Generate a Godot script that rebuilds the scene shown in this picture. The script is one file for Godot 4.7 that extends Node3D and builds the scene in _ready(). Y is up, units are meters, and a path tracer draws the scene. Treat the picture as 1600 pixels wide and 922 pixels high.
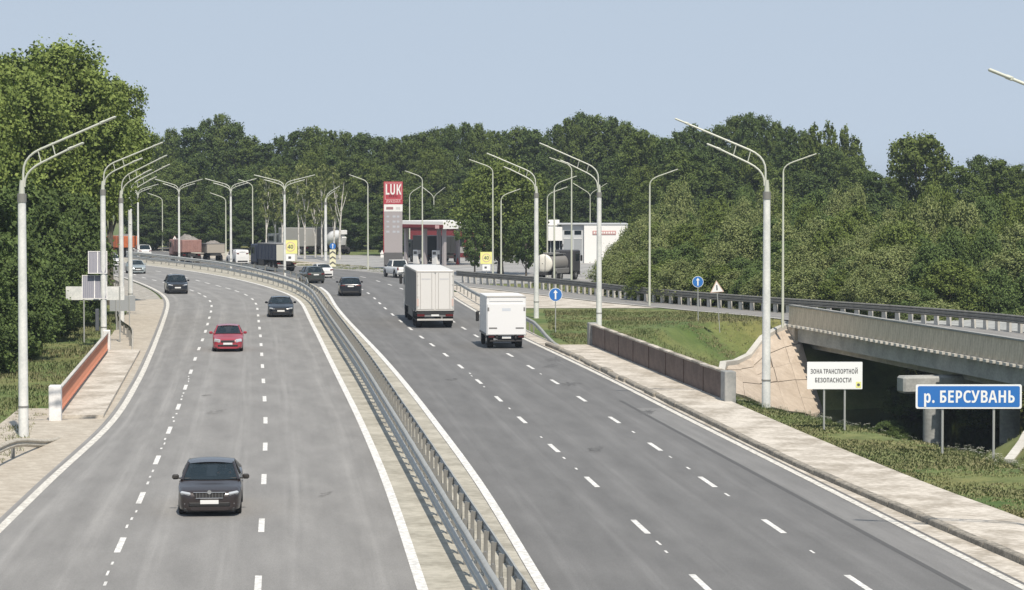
extends Node3D
# A dual carriageway crossing a small river valley, seen from a footbridge.
# World: camera over x = 0, looking along -z; "d" below is the distance ahead (d = -z), metres.

var M := {}
var used := {}
var rng := RandomNumberGenerator.new()
var noise := FastNoiseLite.new()

# lateral position (m) of each painted line at the distances in DN
const DN := [25.0, 45.0, 62.0, 85.0, 107.0, 130.0, 150.0, 170.0, 190.0, 205.0, 215.0, 225.0, 235.0, 245.0, 255.0, 265.0, 280.0, 300.0, 325.0, 350.0, 400.0]
const LINE := {
	"L1": [-11.09, -12.33, -13.38, -14.76, -15.99, -18.12, -20.22, -22.41, -24.64, -26.35, -27.56, -28.95, -30.6, -32.51, -34.62, -36.87, -40.58, -46.97, -56.56, -65.54, -84.0],
	"D1": [-6.36, -8.09, -9.57, -11.58, -13.56, -15.72, -17.64, -19.5, -21.46, -22.97, -24.07, -25.43, -27.19, -29.33, -31.8, -34.53, -38.56, -43.48, -52.29, -61.53, -79.8],
	"D2": [-2.74, -4.45, -5.9, -7.88, -9.84, -12.05, -13.99, -15.94, -17.94, -19.43, -20.48, -21.74, -23.36, -25.44, -27.87, -30.41, -34.17, -39.68, -48.57, -57.72, -76.0],
	"R1": [0.97, -0.66, -2.05, -3.98, -6.03, -8.31, -10.3, -12.28, -14.29, -15.77, -16.8, -18.04, -19.6, -21.48, -23.6, -25.92, -29.82, -35.96, -44.89, -53.81, -72.0],
	"GL": [2.66, 0.77, -0.84, -3.02, -5.13, -7.35, -9.37, -11.41, -13.44, -14.93, -15.98, -17.22, -18.69, -20.4, -22.35, -24.5, -28.05, -33.54, -42.17, -51.31, -69.5],
	"R2": [3.6, 2.08, 0.79, -1.04, -3.07, -5.3, -7.36, -9.52, -11.68, -13.23, -14.21, -15.12, -16.05, -17.14, -18.45, -20.0, -23.0, -28.87, -39.1, -48.99, -64.01],
	"A": [7.83, 6.1, 4.62, 2.58, 0.52, -1.64, -3.68, -5.88, -8.0, -9.52, -10.5, -11.44, -12.43, -13.59, -14.94, -16.42, -19.04, -24.71, -35.52, -45.5, -60.01],
	"B": [11.82, 9.96, 8.37, 6.27, 4.25, 2.0, -0.1, -2.32, -4.33, -5.66, -6.53, -7.44, -8.5, -9.76, -11.26, -12.88, -15.52, -21.17, -32.45, -42.04, -56.51],
	"R3": [15.89, 13.83, 12.07, 9.65, 7.29, 4.87, 2.62, 0.35, -1.56, -2.91, -3.83, -4.71, -5.52, -6.35, -7.28, -8.43, -10.86, -17.04, -29.03, -38.78, -52.95],
}
const FN_D := [40.0, 80.0, 120.0, 146.0, 168.0, 188.0, 194.0, 203.0, 212.0, 223.0, 235.0, 250.0, 265.0, 280.0]
const FN_X := [44.0, 38.0, 32.3, 27.8, 23.6, 19.9, 18.3, 14.2, 10.4, 6.2, 2.2, -3.0, -8.0, -12.0]
const FF_D := [40.0, 80.0, 120.0, 150.0, 172.0, 182.0, 190.0, 203.0, 221.0, 231.0, 247.0, 265.0, 280.0]
const FF_X := [52.0, 46.0, 40.5, 36.4, 32.6, 29.2, 25.6, 18.6, 10.6, 7.5, 2.2, -5.4, -10.0]

func hermite(D: Array, X: Array, d: float) -> float:
	var n := D.size()
	if d <= D[0]:
		return X[0] + (d - D[0]) * (X[1] - X[0]) / (D[1] - D[0])
	if d >= D[n - 1]:
		return X[n - 1] + (d - D[n - 1]) * (X[n - 1] - X[n - 2]) / (D[n - 1] - D[n - 2])
	var i := 0
	while d > D[i + 1]:
		i += 1
	var h: float = D[i + 1] - D[i]
	var s: float = (X[i + 1] - X[i]) / h
	var m0: float = s if i == 0 else (s + (X[i] - X[i - 1]) / (D[i] - D[i - 1])) * 0.5
	var m1: float = s if i == n - 2 else (s + (X[i + 2] - X[i + 1]) / (D[i + 2] - D[i + 1])) * 0.5
	var t: float = (d - D[i]) / h
	var t2 := t * t
	var t3 := t2 * t
	return (2 * t3 - 3 * t2 + 1) * X[i] + (t3 - 2 * t2 + t) * h * m0 + (3 * t2 - 2 * t3) * X[i + 1] + (t3 - t2) * h * m1

func lx(line: String, d: float) -> float:
	if line == "FN":
		return hermite(FN_D, FN_X, d)
	if line == "FF":
		return hermite(FF_D, FF_X, d)
	return hermite(DN, LINE[line], d)

func lp(line: String, d: float, off := 0.0, y := 0.0) -> Vector3:
	return Vector3(lx(line, d) + off, y, -d)

# heading angle (rotation.y) of a thing whose front is -z, driving away from the camera along a line
func heading(line: String, d: float) -> float:
	var s := (lx(line, d + 3.0) - lx(line, d - 3.0)) / 6.0
	return atan2(-s, 1.0)

# ---------------------------------------------------------------- mesh builder
class MB:
	var v := PackedVector3Array()
	var n := PackedVector3Array()
	var uv := PackedVector2Array()
	var col := PackedColorArray()
	var ix := PackedInt32Array()
	var use_col := false

	# corners run counter-clockwise seen from outside
	func quad(a: Vector3, b: Vector3, c: Vector3, d: Vector3, u := Rect2(0, 0, 1, 1)) -> void:
		var k := v.size()
		var nn := (b - a).cross(c - a)
		if nn.length_squared() < 1e-14:
			nn = (c - a).cross(d - a)
		nn = nn.normalized()
		v.append_array([a, b, c, d])
		n.append_array([nn, nn, nn, nn])
		uv.append_array([Vector2(u.position.x, u.end.y), u.end, Vector2(u.end.x, u.position.y), u.position])
		ix.append_array([k, k + 2, k + 1, k, k + 3, k + 2])

	func tri(a: Vector3, b: Vector3, c: Vector3) -> void:
		var k := v.size()
		var nn := (b - a).cross(c - a).normalized()
		v.append_array([a, b, c])
		n.append_array([nn, nn, nn])
		uv.append_array([Vector2(a.x, a.z), Vector2(b.x, b.z), Vector2(c.x, c.z)])
		ix.append_array([k, k + 2, k + 1])

	# convex polygon turned to face away from centre
	func poly_out(p: Array, centre: Vector3) -> void:
		var mid := Vector3.ZERO
		for q in p:
			mid += q
		mid /= p.size()
		var nn: Vector3 = (p[1] - p[0]).cross(p[2] - p[0])
		if nn.dot(mid - centre) < 0:
			p.reverse()
		for i in range(1, p.size() - 1):
			tri(p[0], p[i], p[i + 1])

	func box(c: Vector3, s: Vector3, b := Basis.IDENTITY, bev := 0.0) -> void:
		var h := s * 0.5
		if bev <= 0.0:
			for ax in 3:
				for sg in [-1.0, 1.0]:
					var a := Vector3.ZERO
					a[ax] = sg * h[ax]
					var e1 := Vector3.ZERO
					var e2 := Vector3.ZERO
					e1[(ax + 1) % 3] = h[(ax + 1) % 3]
					e2[(ax + 2) % 3] = h[(ax + 2) % 3] * sg
					quad(c + b * (a - e1 - e2), c + b * (a + e1 - e2), c + b * (a + e1 + e2), c + b * (a - e1 + e2))
			return
		var g := minf(bev, minf(h.x, minf(h.y, h.z)) * 0.95)
		var pt := func(sx: float, sy: float, sz: float, ax: int) -> Vector3:
			var q := Vector3(sx * (h.x - g), sy * (h.y - g), sz * (h.z - g))
			q[ax] = [sx, sy, sz][ax] * h[ax]
			return c + b * q
		for ax in 3:
			for sg in [-1.0, 1.0]:
				var p := []
				for e in [[-1.0, -1.0], [1.0, -1.0], [1.0, 1.0], [-1.0, 1.0]]:
					var q := [0.0, 0.0, 0.0]
					q[ax] = sg
					q[(ax + 1) % 3] = e[0]
					q[(ax + 2) % 3] = e[1]
					p.append(pt.call(q[0], q[1], q[2], ax))
				poly_out(p, c)
			for s1 in [-1.0, 1.0]:
				for s2 in [-1.0, 1.0]:
					var a1 := (ax + 1) % 3
					var a2 := (ax + 2) % 3
					var q0 := [0.0, 0.0, 0.0]
					q0[ax] = -1.0
					q0[a1] = s1
					q0[a2] = s2
					var q1 := q0.duplicate()
					q1[ax] = 1.0
					poly_out([pt.call(q0[0], q0[1], q0[2], a1), pt.call(q1[0], q1[1], q1[2], a1), pt.call(q1[0], q1[1], q1[2], a2), pt.call(q0[0], q0[1], q0[2], a2)], c)
		for sx in [-1.0, 1.0]:
			for sy in [-1.0, 1.0]:
				for sz in [-1.0, 1.0]:
					poly_out([pt.call(sx, sy, sz, 0), pt.call(sx, sy, sz, 1), pt.call(sx, sy, sz, 2)], c)

	# smooth sheet through rows of points; wrap closes each row; out_from turns it outwards
	func grid(rows: Array, wrap := false, out_from = null, uvs := Vector2(1, 1)) -> void:
		var nr := rows.size()
		var nc: int = rows[0].size()
		var k := v.size()
		var nn := []
		var acc := 0.0
		for i in nr:
			for j in nc:
				var i0 := maxi(i - 1, 0)
				var i1 := mini(i + 1, nr - 1)
				var j0 := (j - 1 + nc) % nc if wrap else maxi(j - 1, 0)
				var j1 := (j + 1) % nc if wrap else mini(j + 1, nc - 1)
				var q: Vector3 = (rows[i1][j] - rows[i0][j]).cross(rows[i][j1] - rows[i][j0])
				q = q.normalized() if q.length_squared() > 1e-16 else Vector3.UP
				nn.append(q)
				if out_from != null:
					acc += q.dot(rows[i][j] - out_from)
		var flip := acc < 0.0
		for i in nr:
			for j in nc:
				v.append(rows[i][j])
				n.append(-nn[i * nc + j] if flip else nn[i * nc + j])
				uv.append(Vector2(float(j) / maxi(nc - 1, 1) * uvs.x, float(i) / maxi(nr - 1, 1) * uvs.y))
		for i in nr - 1:
			for j in (nc if wrap else nc - 1):
				var a := k + i * nc + j
				var b := k + i * nc + (j + 1) % nc
				var c := a + nc
				var d := b + nc
				if flip:
					ix.append_array([a, c, b, b, c, d])
				else:
					ix.append_array([a, b, c, b, d, c])

	func fan(p: Array, centre: Vector3) -> void:
		var mid := Vector3.ZERO
		for q in p:
			mid += q
		mid /= p.size()
		var nn: Vector3 = (p[0] - mid).cross(p[1] - mid)
		var f := nn.dot(mid - centre) < 0
		for i in p.size():
			var a: Vector3 = p[i]
			var b: Vector3 = p[(i + 1) % p.size()]
			if f:
				tri(mid, b, a)
			else:
				tri(mid, a, b)

	func tube(pts: Array, rad: Array, sides := 8, caps := true) -> void:
		var rows := []
		var up := Vector3.UP
		var t0: Vector3 = (pts[1] - pts[0]).normalized()
		if absf(t0.dot(up)) > 0.95:
			up = Vector3.RIGHT
		var mid := Vector3.ZERO
		for i in pts.size():
			var t: Vector3 = (pts[mini(i + 1, pts.size() - 1)] - pts[maxi(i - 1, 0)]).normalized()
			var a := t.cross(up).normalized()
			var b := a.cross(t).normalized()
			up = b
			var row := PackedVector3Array()
			for j in sides:
				var w := TAU * j / sides
				row.append(pts[i] + (a * cos(w) + b * sin(w)) * rad[i])
			rows.append(row)
			mid += pts[i]
		# normals outward by construction check
		var k := v.size()
		var nr := rows.size()
		for i in nr:
			for j in sides:
				v.append(rows[i][j])
				n.append((rows[i][j] - pts[i]).normalized() if rad[i] > 1e-6 else Vector3.UP)
				uv.append(Vector2(float(j) / sides, float(i) / maxi(nr - 1, 1)))
		for i in nr - 1:
			for j in sides:
				var a2 := k + i * sides + j
				var b2 := k + i * sides + (j + 1) % sides
				var fn: Vector3 = (v[b2] - v[a2]).cross(v[a2 + sides] - v[a2])
				if fn.dot(n[a2]) >= 0:
					ix.append_array([a2, a2 + sides, b2, b2, a2 + sides, b2 + sides])
				else:
					ix.append_array([a2, b2, a2 + sides, b2, b2 + sides, a2 + sides])
		if caps:
			fan(Array(rows[0]), pts[1])
			fan(Array(rows[nr - 1]), pts[nr - 2])

	# extrude a 2D outline (x, y) along z between z0 and z1, or any axes through xf
	func prism(p: PackedVector2Array, z0: float, z1: float, xf := Transform3D.IDENTITY) -> void:
		var c2 := Vector2.ZERO
		for q in p:
			c2 += q
		c2 /= p.size()
		var cc := xf * Vector3(c2.x, c2.y, (z0 + z1) * 0.5)
		var t := Geometry2D.triangulate_polygon(p)
		for z in [z0, z1]:
			for i in range(0, t.size(), 3):
				var a := []
				for j in 3:
					a.append(xf * Vector3(p[t[i + j]].x, p[t[i + j]].y, z))
				var want: Vector3 = xf.basis * Vector3(0, 0, z - (z0 + z1) * 0.5)
				var nn: Vector3 = (a[1] - a[0]).cross(a[2] - a[0])
				if nn.dot(want) < 0:
					tri(a[0], a[2], a[1])
				else:
					tri(a[0], a[1], a[2])
		var area := 0.0
		for i in p.size():
			area += p[i].cross(p[(i + 1) % p.size()])
		var dirz := signf(area) * signf(z1 - z0) * signf(xf.basis.determinant())
		for i in p.size():
			var a := p[i]
			var b := p[(i + 1) % p.size()]
			if dirz > 0:
				quad(xf * Vector3(a.x, a.y, z0), xf * Vector3(b.x, b.y, z0), xf * Vector3(b.x, b.y, z1), xf * Vector3(a.x, a.y, z1))
			else:
				quad(xf * Vector3(b.x, b.y, z0), xf * Vector3(a.x, a.y, z0), xf * Vector3(a.x, a.y, z1), xf * Vector3(b.x, b.y, z1))

	func mesh(m: Material) -> ArrayMesh:
		var a := []
		a.resize(Mesh.ARRAY_MAX)
		a[Mesh.ARRAY_VERTEX] = v
		a[Mesh.ARRAY_NORMAL] = n
		a[Mesh.ARRAY_TEX_UV] = uv
		if use_col:
			a[Mesh.ARRAY_COLOR] = col
		a[Mesh.ARRAY_INDEX] = ix
		var r := ArrayMesh.new()
		r.add_surface_from_arrays(Mesh.PRIMITIVE_TRIANGLES, a)
		r.surface_set_material(0, m)
		return r

# ---------------------------------------------------------------- scene tree helpers
func numbered(called: String) -> String:
	var k: int = used.get(called, -1) + 1
	used[called] = k
	return called if k == 0 else "%s_%03d" % [called, k]

func obj(called: String, me: Mesh, parent: Node = null) -> MeshInstance3D:
	var o := MeshInstance3D.new()
	o.mesh = me
	if parent == null:
		o.name = numbered(called)
		add_child(o)
	else:
		o.name = called
		parent.add_child(o, true)
	return o

func tag(o: Node, label: String, category: String, group := "") -> Node:
	o.set_meta("label", label)
	o.set_meta("category", category)
	if group != "":
		o.set_meta("group", group)
	return o

func thing(called: String, label: String, category: String, at := Vector3.ZERO, turn := 0.0, group := "") -> Node3D:
	var o := Node3D.new()
	o.name = numbered(called)
	add_child(o)
	o.position = at
	o.rotation.y = turn
	tag(o, label, category, group)
	return o

func copy(src: Node3D, at: Vector3, turn: float, label: String, called := "") -> Node3D:
	var base := called if called != "" else String(src.get_meta("base_name", src.name))
	var c: Node3D = src.duplicate()
	c.name = numbered(base)
	add_child(c)
	c.position = at
	c.rotation.y = turn
	c.set_meta("label", label)
	return c

func struct(called: String, me: Mesh) -> MeshInstance3D:
	var o := obj(called, me)
	o.set_meta("kind", "structure")
	return o

# ---------------------------------------------------------------- materials
func lin(r: float, g: float, b: float) -> Color:
	return Color(r, g, b).linear_to_srgb()

func mat(key: String, c: Color, rough := 0.8, metal := 0.0) -> StandardMaterial3D:
	if M.has(key):
		return M[key]
	var m := StandardMaterial3D.new()
	m.albedo_color = c.linear_to_srgb()
	m.roughness = rough
	m.metallic = metal
	M[key] = m
	return m

func tex(w: int, h: int, f: Callable) -> ImageTexture:
	var im := Image.create(w, h, false, Image.FORMAT_RGB8)
	for y in h:
		for x in w:
			im.set_pixel(x, y, f.call(x, y))
	return ImageTexture.create_from_image(im)

# tileable grey noise, 0..1, as a float array
func field(w: int, h: int, sd: int, freq: float, oct := 3) -> PackedFloat32Array:
	var fn := FastNoiseLite.new()
	fn.seed = sd
	fn.frequency = freq
	fn.fractal_octaves = oct
	var im := fn.get_seamless_image(w, h, false, false, 0.15)
	var r := PackedFloat32Array()
	r.resize(w * h)
	var by := im.get_data()
	for i in w * h:
		r[i] = by[i] / 255.0
	return r

# a colour texture between two linear colours, mottled by two noise layers and grain
func mottle(w: int, h: int, a: Color, b: Color, f1: float, f2: float, sd: int, grain := 0.06, grain_scale := 1.0) -> ImageTexture:
	var n1 := field(w, h, sd, f1)
	var n2 := field(w, h, sd + 7, f2)
	var r := RandomNumberGenerator.new()
	r.seed = sd
	var by := PackedByteArray()
	by.resize(w * h * 3)
	for i in w * h:
		var t := clampf((n1[i] * 0.55 + n2[i] * 0.45 - 0.5) * 2.2 + 0.5, 0.0, 1.0)
		var c := a.lerp(b, t)
		var g := 1.0 + r.randf_range(-grain, grain)
		c = Color(c.r * g, c.g * g, c.b * g).linear_to_srgb()
		by[i * 3] = clampi(int(c.r * 255), 0, 255)
		by[i * 3 + 1] = clampi(int(c.g * 255), 0, 255)
		by[i * 3 + 2] = clampi(int(c.b * 255), 0, 255)
	return ImageTexture.create_from_image(Image.create_from_data(w, h, false, Image.FORMAT_RGB8, by))

# world-scaled triplanar material from a mottled texture
func tri_mat(key: String, t: Texture2D, metres: float, rough := 0.9) -> StandardMaterial3D:
	var m := StandardMaterial3D.new()
	m.albedo_texture = t
	m.roughness = rough
	m.uv1_triplanar = true
	m.uv1_world_triplanar = true
	m.uv1_scale = Vector3.ONE / metres
	M[key] = m
	return m

# worn asphalt: u runs over three lanes, v along the road; paler wheel paths, dark oil between them, patches and grain
func asphalt(key: String, base: Color, paler: float, sd: int) -> void:
	var w := 768
	var h := 512
	var streak := PackedFloat32Array()
	streak.resize(w * h)
	var fn := FastNoiseLite.new()
	fn.seed = sd
	fn.frequency = 0.03
	fn.fractal_octaves = 3
	var n2 := field(w, h, sd + 3, 0.012, 4)
	var r := RandomNumberGenerator.new()
	r.seed = sd
	var by := PackedByteArray()
	by.resize(w * h * 3)
	for y in h:
		var ang := TAU * y / h
		for x in w:
			var lane := fposmod(float(x) / 256.0, 1.0)
			var wheel := exp(-pow((lane - 0.25) / 0.09, 2)) + exp(-pow((lane - 0.75) / 0.09, 2))
			var s := fn.get_noise_3d(x * 1.3, cos(ang) * 9.0, sin(ang) * 9.0)
			var t := 1.0 + paler * (wheel - 0.45) * (0.6 + s) + 0.13 * s + 0.26 * (n2[y * w + x] - 0.5)
			t *= 1.0 + r.randf_range(-0.1, 0.1)
			var c := Color(base.r * t, base.g * t, base.b * t).linear_to_srgb()
			var i := (y * w + x) * 3
			by[i] = clampi(int(c.r * 255), 0, 255)
			by[i + 1] = clampi(int(c.g * 255), 0, 255)
			by[i + 2] = clampi(int(c.b * 255), 0, 255)
	var m := StandardMaterial3D.new()
	m.albedo_texture = ImageTexture.create_from_image(Image.create_from_data(w, h, false, Image.FORMAT_RGB8, by))
	m.roughness = 0.85
	M[key] = m

func materials() -> void:
	asphalt("asphalt_left", Color(0.228, 0.225, 0.220), 0.2, 11)
	asphalt("asphalt_right", Color(0.146, 0.146, 0.146), 0.18, 23)
	asphalt("asphalt_mid", Color(0.185, 0.184, 0.182), 0.05, 29)
	var pt := mottle(256, 256, Color(0.46, 0.46, 0.45), Color(0.84, 0.84, 0.82), 0.03, 0.3, 5, 0.1)
	tri_mat("paint", pt, 2.0, 0.7)
	tri_mat("paint_worn", mottle(256, 256, Color(0.38, 0.37, 0.34), Color(0.76, 0.74, 0.69), 0.03, 0.25, 6, 0.1), 2.0, 0.8)
	tri_mat("concrete", mottle(320, 320, Color(0.33, 0.295, 0.245), Color(0.59, 0.55, 0.49), 0.012, 0.09, 31, 0.07), 9.0)
	tri_mat("median_concrete", mottle(320, 320, Color(0.28, 0.265, 0.22), Color(0.45, 0.43, 0.37), 0.008, 0.06, 35, 0.07), 8.0)
	tri_mat("concrete_pale", mottle(320, 320, Color(0.42, 0.41, 0.38), Color(0.56, 0.55, 0.52), 0.006, 0.08, 37, 0.05), 7.0)
	tri_mat("concrete_grey", mottle(320, 320, Color(0.22, 0.23, 0.23), Color(0.36, 0.36, 0.35), 0.008, 0.07, 41, 0.06), 6.0)
	tri_mat("dust", mottle(320, 320, Color(0.36, 0.32, 0.265), Color(0.48, 0.44, 0.375), 0.02, 0.07, 43, 0.12), 6.0)
	tri_mat("gravel", mottle(320, 320, Color(0.22, 0.21, 0.19), Color(0.44, 0.42, 0.38), 0.02, 0.16, 47, 0.22), 5.0)
	tri_mat("gravel_pale", mottle(256, 256, Color(0.30, 0.285, 0.26), Color(0.46, 0.44, 0.41), 0.03, 0.16, 51, 0.2), 3.0)
	tri_mat("gravel_dark", mottle(256, 256, Color(0.14, 0.125, 0.115), Color(0.30, 0.28, 0.26), 0.02, 0.16, 49, 0.25), 3.0)
	tri_mat("apron", mottle(320, 320, Color(0.24, 0.24, 0.24), Color(0.36, 0.36, 0.35), 0.006, 0.05, 53, 0.07), 14.0)
	tri_mat("soil", mottle(256, 256, Color(0.05, 0.045, 0.035), Color(0.12, 0.10, 0.075), 0.02, 0.1, 59, 0.2), 4.0)
	tri_mat("revetment", mottle(320, 320, Color(0.37, 0.31, 0.25), Color(0.52, 0.45, 0.375), 0.01, 0.06, 61, 0.06), 8.0)
	# grass sheet: texture times a patchwork of vertex colours
	var g := tri_mat("grass_ground", mottle(320, 320, Color(0.28, 0.36, 0.17), Color(0.52, 0.57, 0.33), 0.015, 0.12, 67, 0.25), 7.0, 1.0)
	g.vertex_color_use_as_albedo = true
	var steel := mat("steel", Color(0.47, 0.48, 0.465), 0.55, 0.1)
	steel.albedo_texture = mottle(128, 128, Color(0.75, 0.75, 0.75), Color(1, 1, 1), 0.03, 0.2, 71, 0.05)
	steel.uv1_triplanar = true
	steel.uv1_world_triplanar = true
	steel.uv1_scale = Vector3.ONE * 0.4
	tri_mat("rail_dusty", mottle(128, 128, Color(0.34, 0.31, 0.25), Color(0.52, 0.49, 0.43), 0.03, 0.15, 73, 0.1), 2.0, 0.7)
	tri_mat("whitewash", mottle(256, 256, Color(0.62, 0.62, 0.62), Color(0.78, 0.78, 0.79), 0.01, 0.08, 77, 0.05), 2.5, 0.8)
	mat("steel_dull", Color(0.22, 0.22, 0.21), 0.6, 0.15)
	tri_mat("rail_dark", mottle(128, 128, Color(0.10, 0.10, 0.095), Color(0.20, 0.20, 0.185), 0.03, 0.15, 75, 0.1), 2.0, 0.7)
	mat("tar", Color(0.085, 0.085, 0.085), 0.8)
	tri_mat("asphalt_patch", mottle(128, 128, Color(0.07, 0.07, 0.07), Color(0.16, 0.16, 0.16), 0.03, 0.15, 83, 0.15), 1.5, 0.85)
	tri_mat("asphalt_patch_pale", mottle(128, 128, Color(0.14, 0.138, 0.135), Color(0.24, 0.236, 0.23), 0.03, 0.15, 85, 0.15), 1.5, 0.85)
	mat("black", Color(0.012, 0.012, 0.013), 0.7)
	mat("rubber", Color(0.02, 0.02, 0.021), 0.85)
	mat("white", Color(0.78, 0.78, 0.77), 0.45)
	var wa := mat("water", Color(0.012, 0.016, 0.012), 0.08)
	wa.metallic_specular = 0.5

# ---------------------------------------------------------------- the place
func _ready() -> void:
	rng.seed = 20240611
	noise.seed = 9
	noise.frequency = 0.05
	noise.fractal_octaves = 3
	# camera on the footbridge parapet
	var cam := Camera3D.new()
	cam.name = "camera"
	add_child(cam)
	cam.position = Vector3(0, 9.4, 0)
	cam.rotation_degrees = Vector3(-2.3042, 0, 0)
	cam.fov = 12.5276
	cam.near = 0.5
	cam.far = 6000.0
	cam.current = true
	# hazy summer sky
	var we := WorldEnvironment.new()
	we.name = "world_environment"
	var env := Environment.new()
	env.background_mode = Environment.BG_SKY
	var sm := ProceduralSkyMaterial.new()
	sm.sky_top_color = lin(0.33, 0.41, 0.52)
	sm.sky_horizon_color = lin(0.49, 0.578, 0.69)
	sm.sky_curve = 0.22
	sm.ground_horizon_color = lin(0.42, 0.48, 0.56)
	sm.ground_bottom_color = lin(0.16, 0.17, 0.14)
	sm.sun_angle_max = 12.0
	sm.sun_curve = 0.05
	var sky := Sky.new()
	sky.sky_material = sm
	env.sky = sky
	env.tonemap_mode = Environment.TONE_MAPPER_LINEAR
	env.tonemap_exposure = 1.1
	env.fog_enabled = true
	env.fog_density = 0.00016
	env.fog_light_color = Color(0.80, 0.86, 0.93)
	env.sdfgi_enabled = true
	env.ssao_enabled = true
	env.ssil_enabled = true
	we.environment = env
	add_child(we)
	# sun: high, behind the camera and a little to its right
	var sun := DirectionalLight3D.new()
	sun.name = "sun"
	add_child(sun)
	sun.rotation_degrees = Vector3(-54.0, 14.0, 0)
	sun.light_color = Color(1.0, 0.955, 0.89)
	sun.light_energy = 1.5
	sun.light_angular_distance = 0.6
	sun.shadow_enabled = true
	materials()
	terrain()
	roads()
	barriers()
	kerbs_and_walks()
	bridge()
	lamps()
	signs()
	cars()
	lorries()
	station()
	forest()
	weeds()

# ---------------------------------------------------------------- terrain
const VALLEY := [Vector2(5.8, 154), Vector2(8.6, 176), Vector2(13.0, 187.5), Vector2(19.6, 191), Vector2(28, 194), Vector2(45, 203), Vector2(90, 212), Vector2(90, 150), Vector2(45, 130), Vector2(30.2, 134), Vector2(31.4, 125), Vector2(34, 105), Vector2(36.5, 85), Vector2(42, 50), Vector2(22, 50), Vector2(18.2, 78), Vector2(17.0, 88), Vector2(15.4, 98), Vector2(12.6, 107), Vector2(10.3, 115.5)]
const LEFT_BANK := [Vector2(-21.5, 30), Vector2(-21.6, 90), Vector2(-22.3, 108), Vector2(-24.6, 130), Vector2(-27.4, 155), Vector2(-31.5, 180), Vector2(-36, 205), Vector2(-43, 235), Vector2(-54, 270), Vector2(-80, 296), Vector2(-200, 300), Vector2(-200, 30)]

func inside_by(poly: Array, p: Vector2) -> float:
	var best := 1e9
	var ins := false
	var n := poly.size()
	for i in n:
		var a: Vector2 = poly[i]
		var b: Vector2 = poly[(i + 1) % n]
		var ab := b - a
		var t := clampf((p - a).dot(ab) / ab.length_squared(), 0.0, 1.0)
		best = minf(best, p.distance_squared_to(a + ab * t))
		if (a.y > p.y) != (b.y > p.y) and p.x < (b.x - a.x) * (p.y - a.y) / (b.y - a.y) + a.x:
			ins = not ins
	return sqrt(best) if ins else -sqrt(best)

func ground_y(x: float, d: float) -> float:
	var y := -0.06
	if x > 4.0 and x < 92.0 and d > 48.0 and d < 214.0:
		var s := inside_by(VALLEY, Vector2(x, d))
		if s > 0.0:
			var e := minf(s / 1.55, 6.3)
			y -= e * smoothstep(0.0, 1.4, s) + noise.get_noise_2d(x * 3.0, d * 3.0) * 0.5 * minf(s * 0.3, 1.0)
	elif x < -20.0 and d < 302.0:
		var s := inside_by(LEFT_BANK, Vector2(x, d))
		if s > 0.0:
			y -= minf(s / 2.0, 5.0) * smoothstep(0.0, 2.0, s) + noise.get_noise_2d(x * 3.0, d * 3.0) * 0.4 * minf(s * 0.3, 1.0)
	return y

func axis_steps(lo: float, hi: float, fine_lo: float, fine_hi: float, fine: float) -> PackedFloat32Array:
	var a := PackedFloat32Array()
	var x := fine_lo
	while x <= fine_hi:
		a.append(x)
		x += fine
	var st := fine
	x = fine_hi
	while x < hi:
		st *= 1.35
		x += st
		a.append(x)
	st = fine
	x = fine_lo
	var b := PackedFloat32Array()
	while x > lo:
		st *= 1.35
		x -= st
		b.append(x)
	b.reverse()
	b.append_array(a)
	return b

func terrain() -> void:
	var xs := axis_steps(-3200, 3200, -48, 50, 1.0)
	var ds := axis_steps(-400, 4200, 56, 216, 1.0)
	var mb := MB.new()
	mb.use_col = true
	var nx := xs.size()
	var hs := PackedFloat32Array()
	for d in ds:
		for x in xs:
			hs.append(ground_y(x, d))
	var pale := Color(0.29, 0.33, 0.17)
	var dry := Color(0.42, 0.36, 0.22)
	var lush := Color(0.16, 0.24, 0.08)
	for j in ds.size():
		for i in nx:
			var k := j * nx + i
			mb.v.append(Vector3(xs[i], hs[k], -ds[j]))
			var i0 := maxi(i - 1, 0)
			var i1 := mini(i + 1, nx - 1)
			var j0 := maxi(j - 1, 0)
			var j1 := mini(j + 1, ds.size() - 1)
			var sx := (hs[j * nx + i1] - hs[j * nx + i0]) / (xs[i1] - xs[i0])
			var sd := (hs[j1 * nx + i] - hs[j0 * nx + i]) / (ds[j1] - ds[j0])
			mb.n.append(Vector3(-sx, 1.0, sd).normalized())
			mb.uv.append(Vector2(xs[i], ds[j]) / 7.0)
			var t := noise.get_noise_2d(xs[i] * 1.6, ds[j] * 1.6)
			var c := pale.lerp(dry, clampf(t * 2.0, 0, 1)).lerp(lush, clampf(-t * 2.2, 0, 1))
			mb.col.append(c * 0.95)
	for j in ds.size() - 1:
		for i in nx - 1:
			var a := j * nx + i
			mb.ix.append_array([a, a + nx, a + 1, a + 1, a + nx, a + nx + 1])
	struct("ground", mb.mesh(M.grass_ground))
	# the river on the valley floor
	var wb := MB.new()
	wb.quad(Vector3(9, -5.75, -120), Vector3(95, -5.75, -120), Vector3(95, -5.75, -212), Vector3(9, -5.75, -212))
	struct("river", wb.mesh(M.water))

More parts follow.
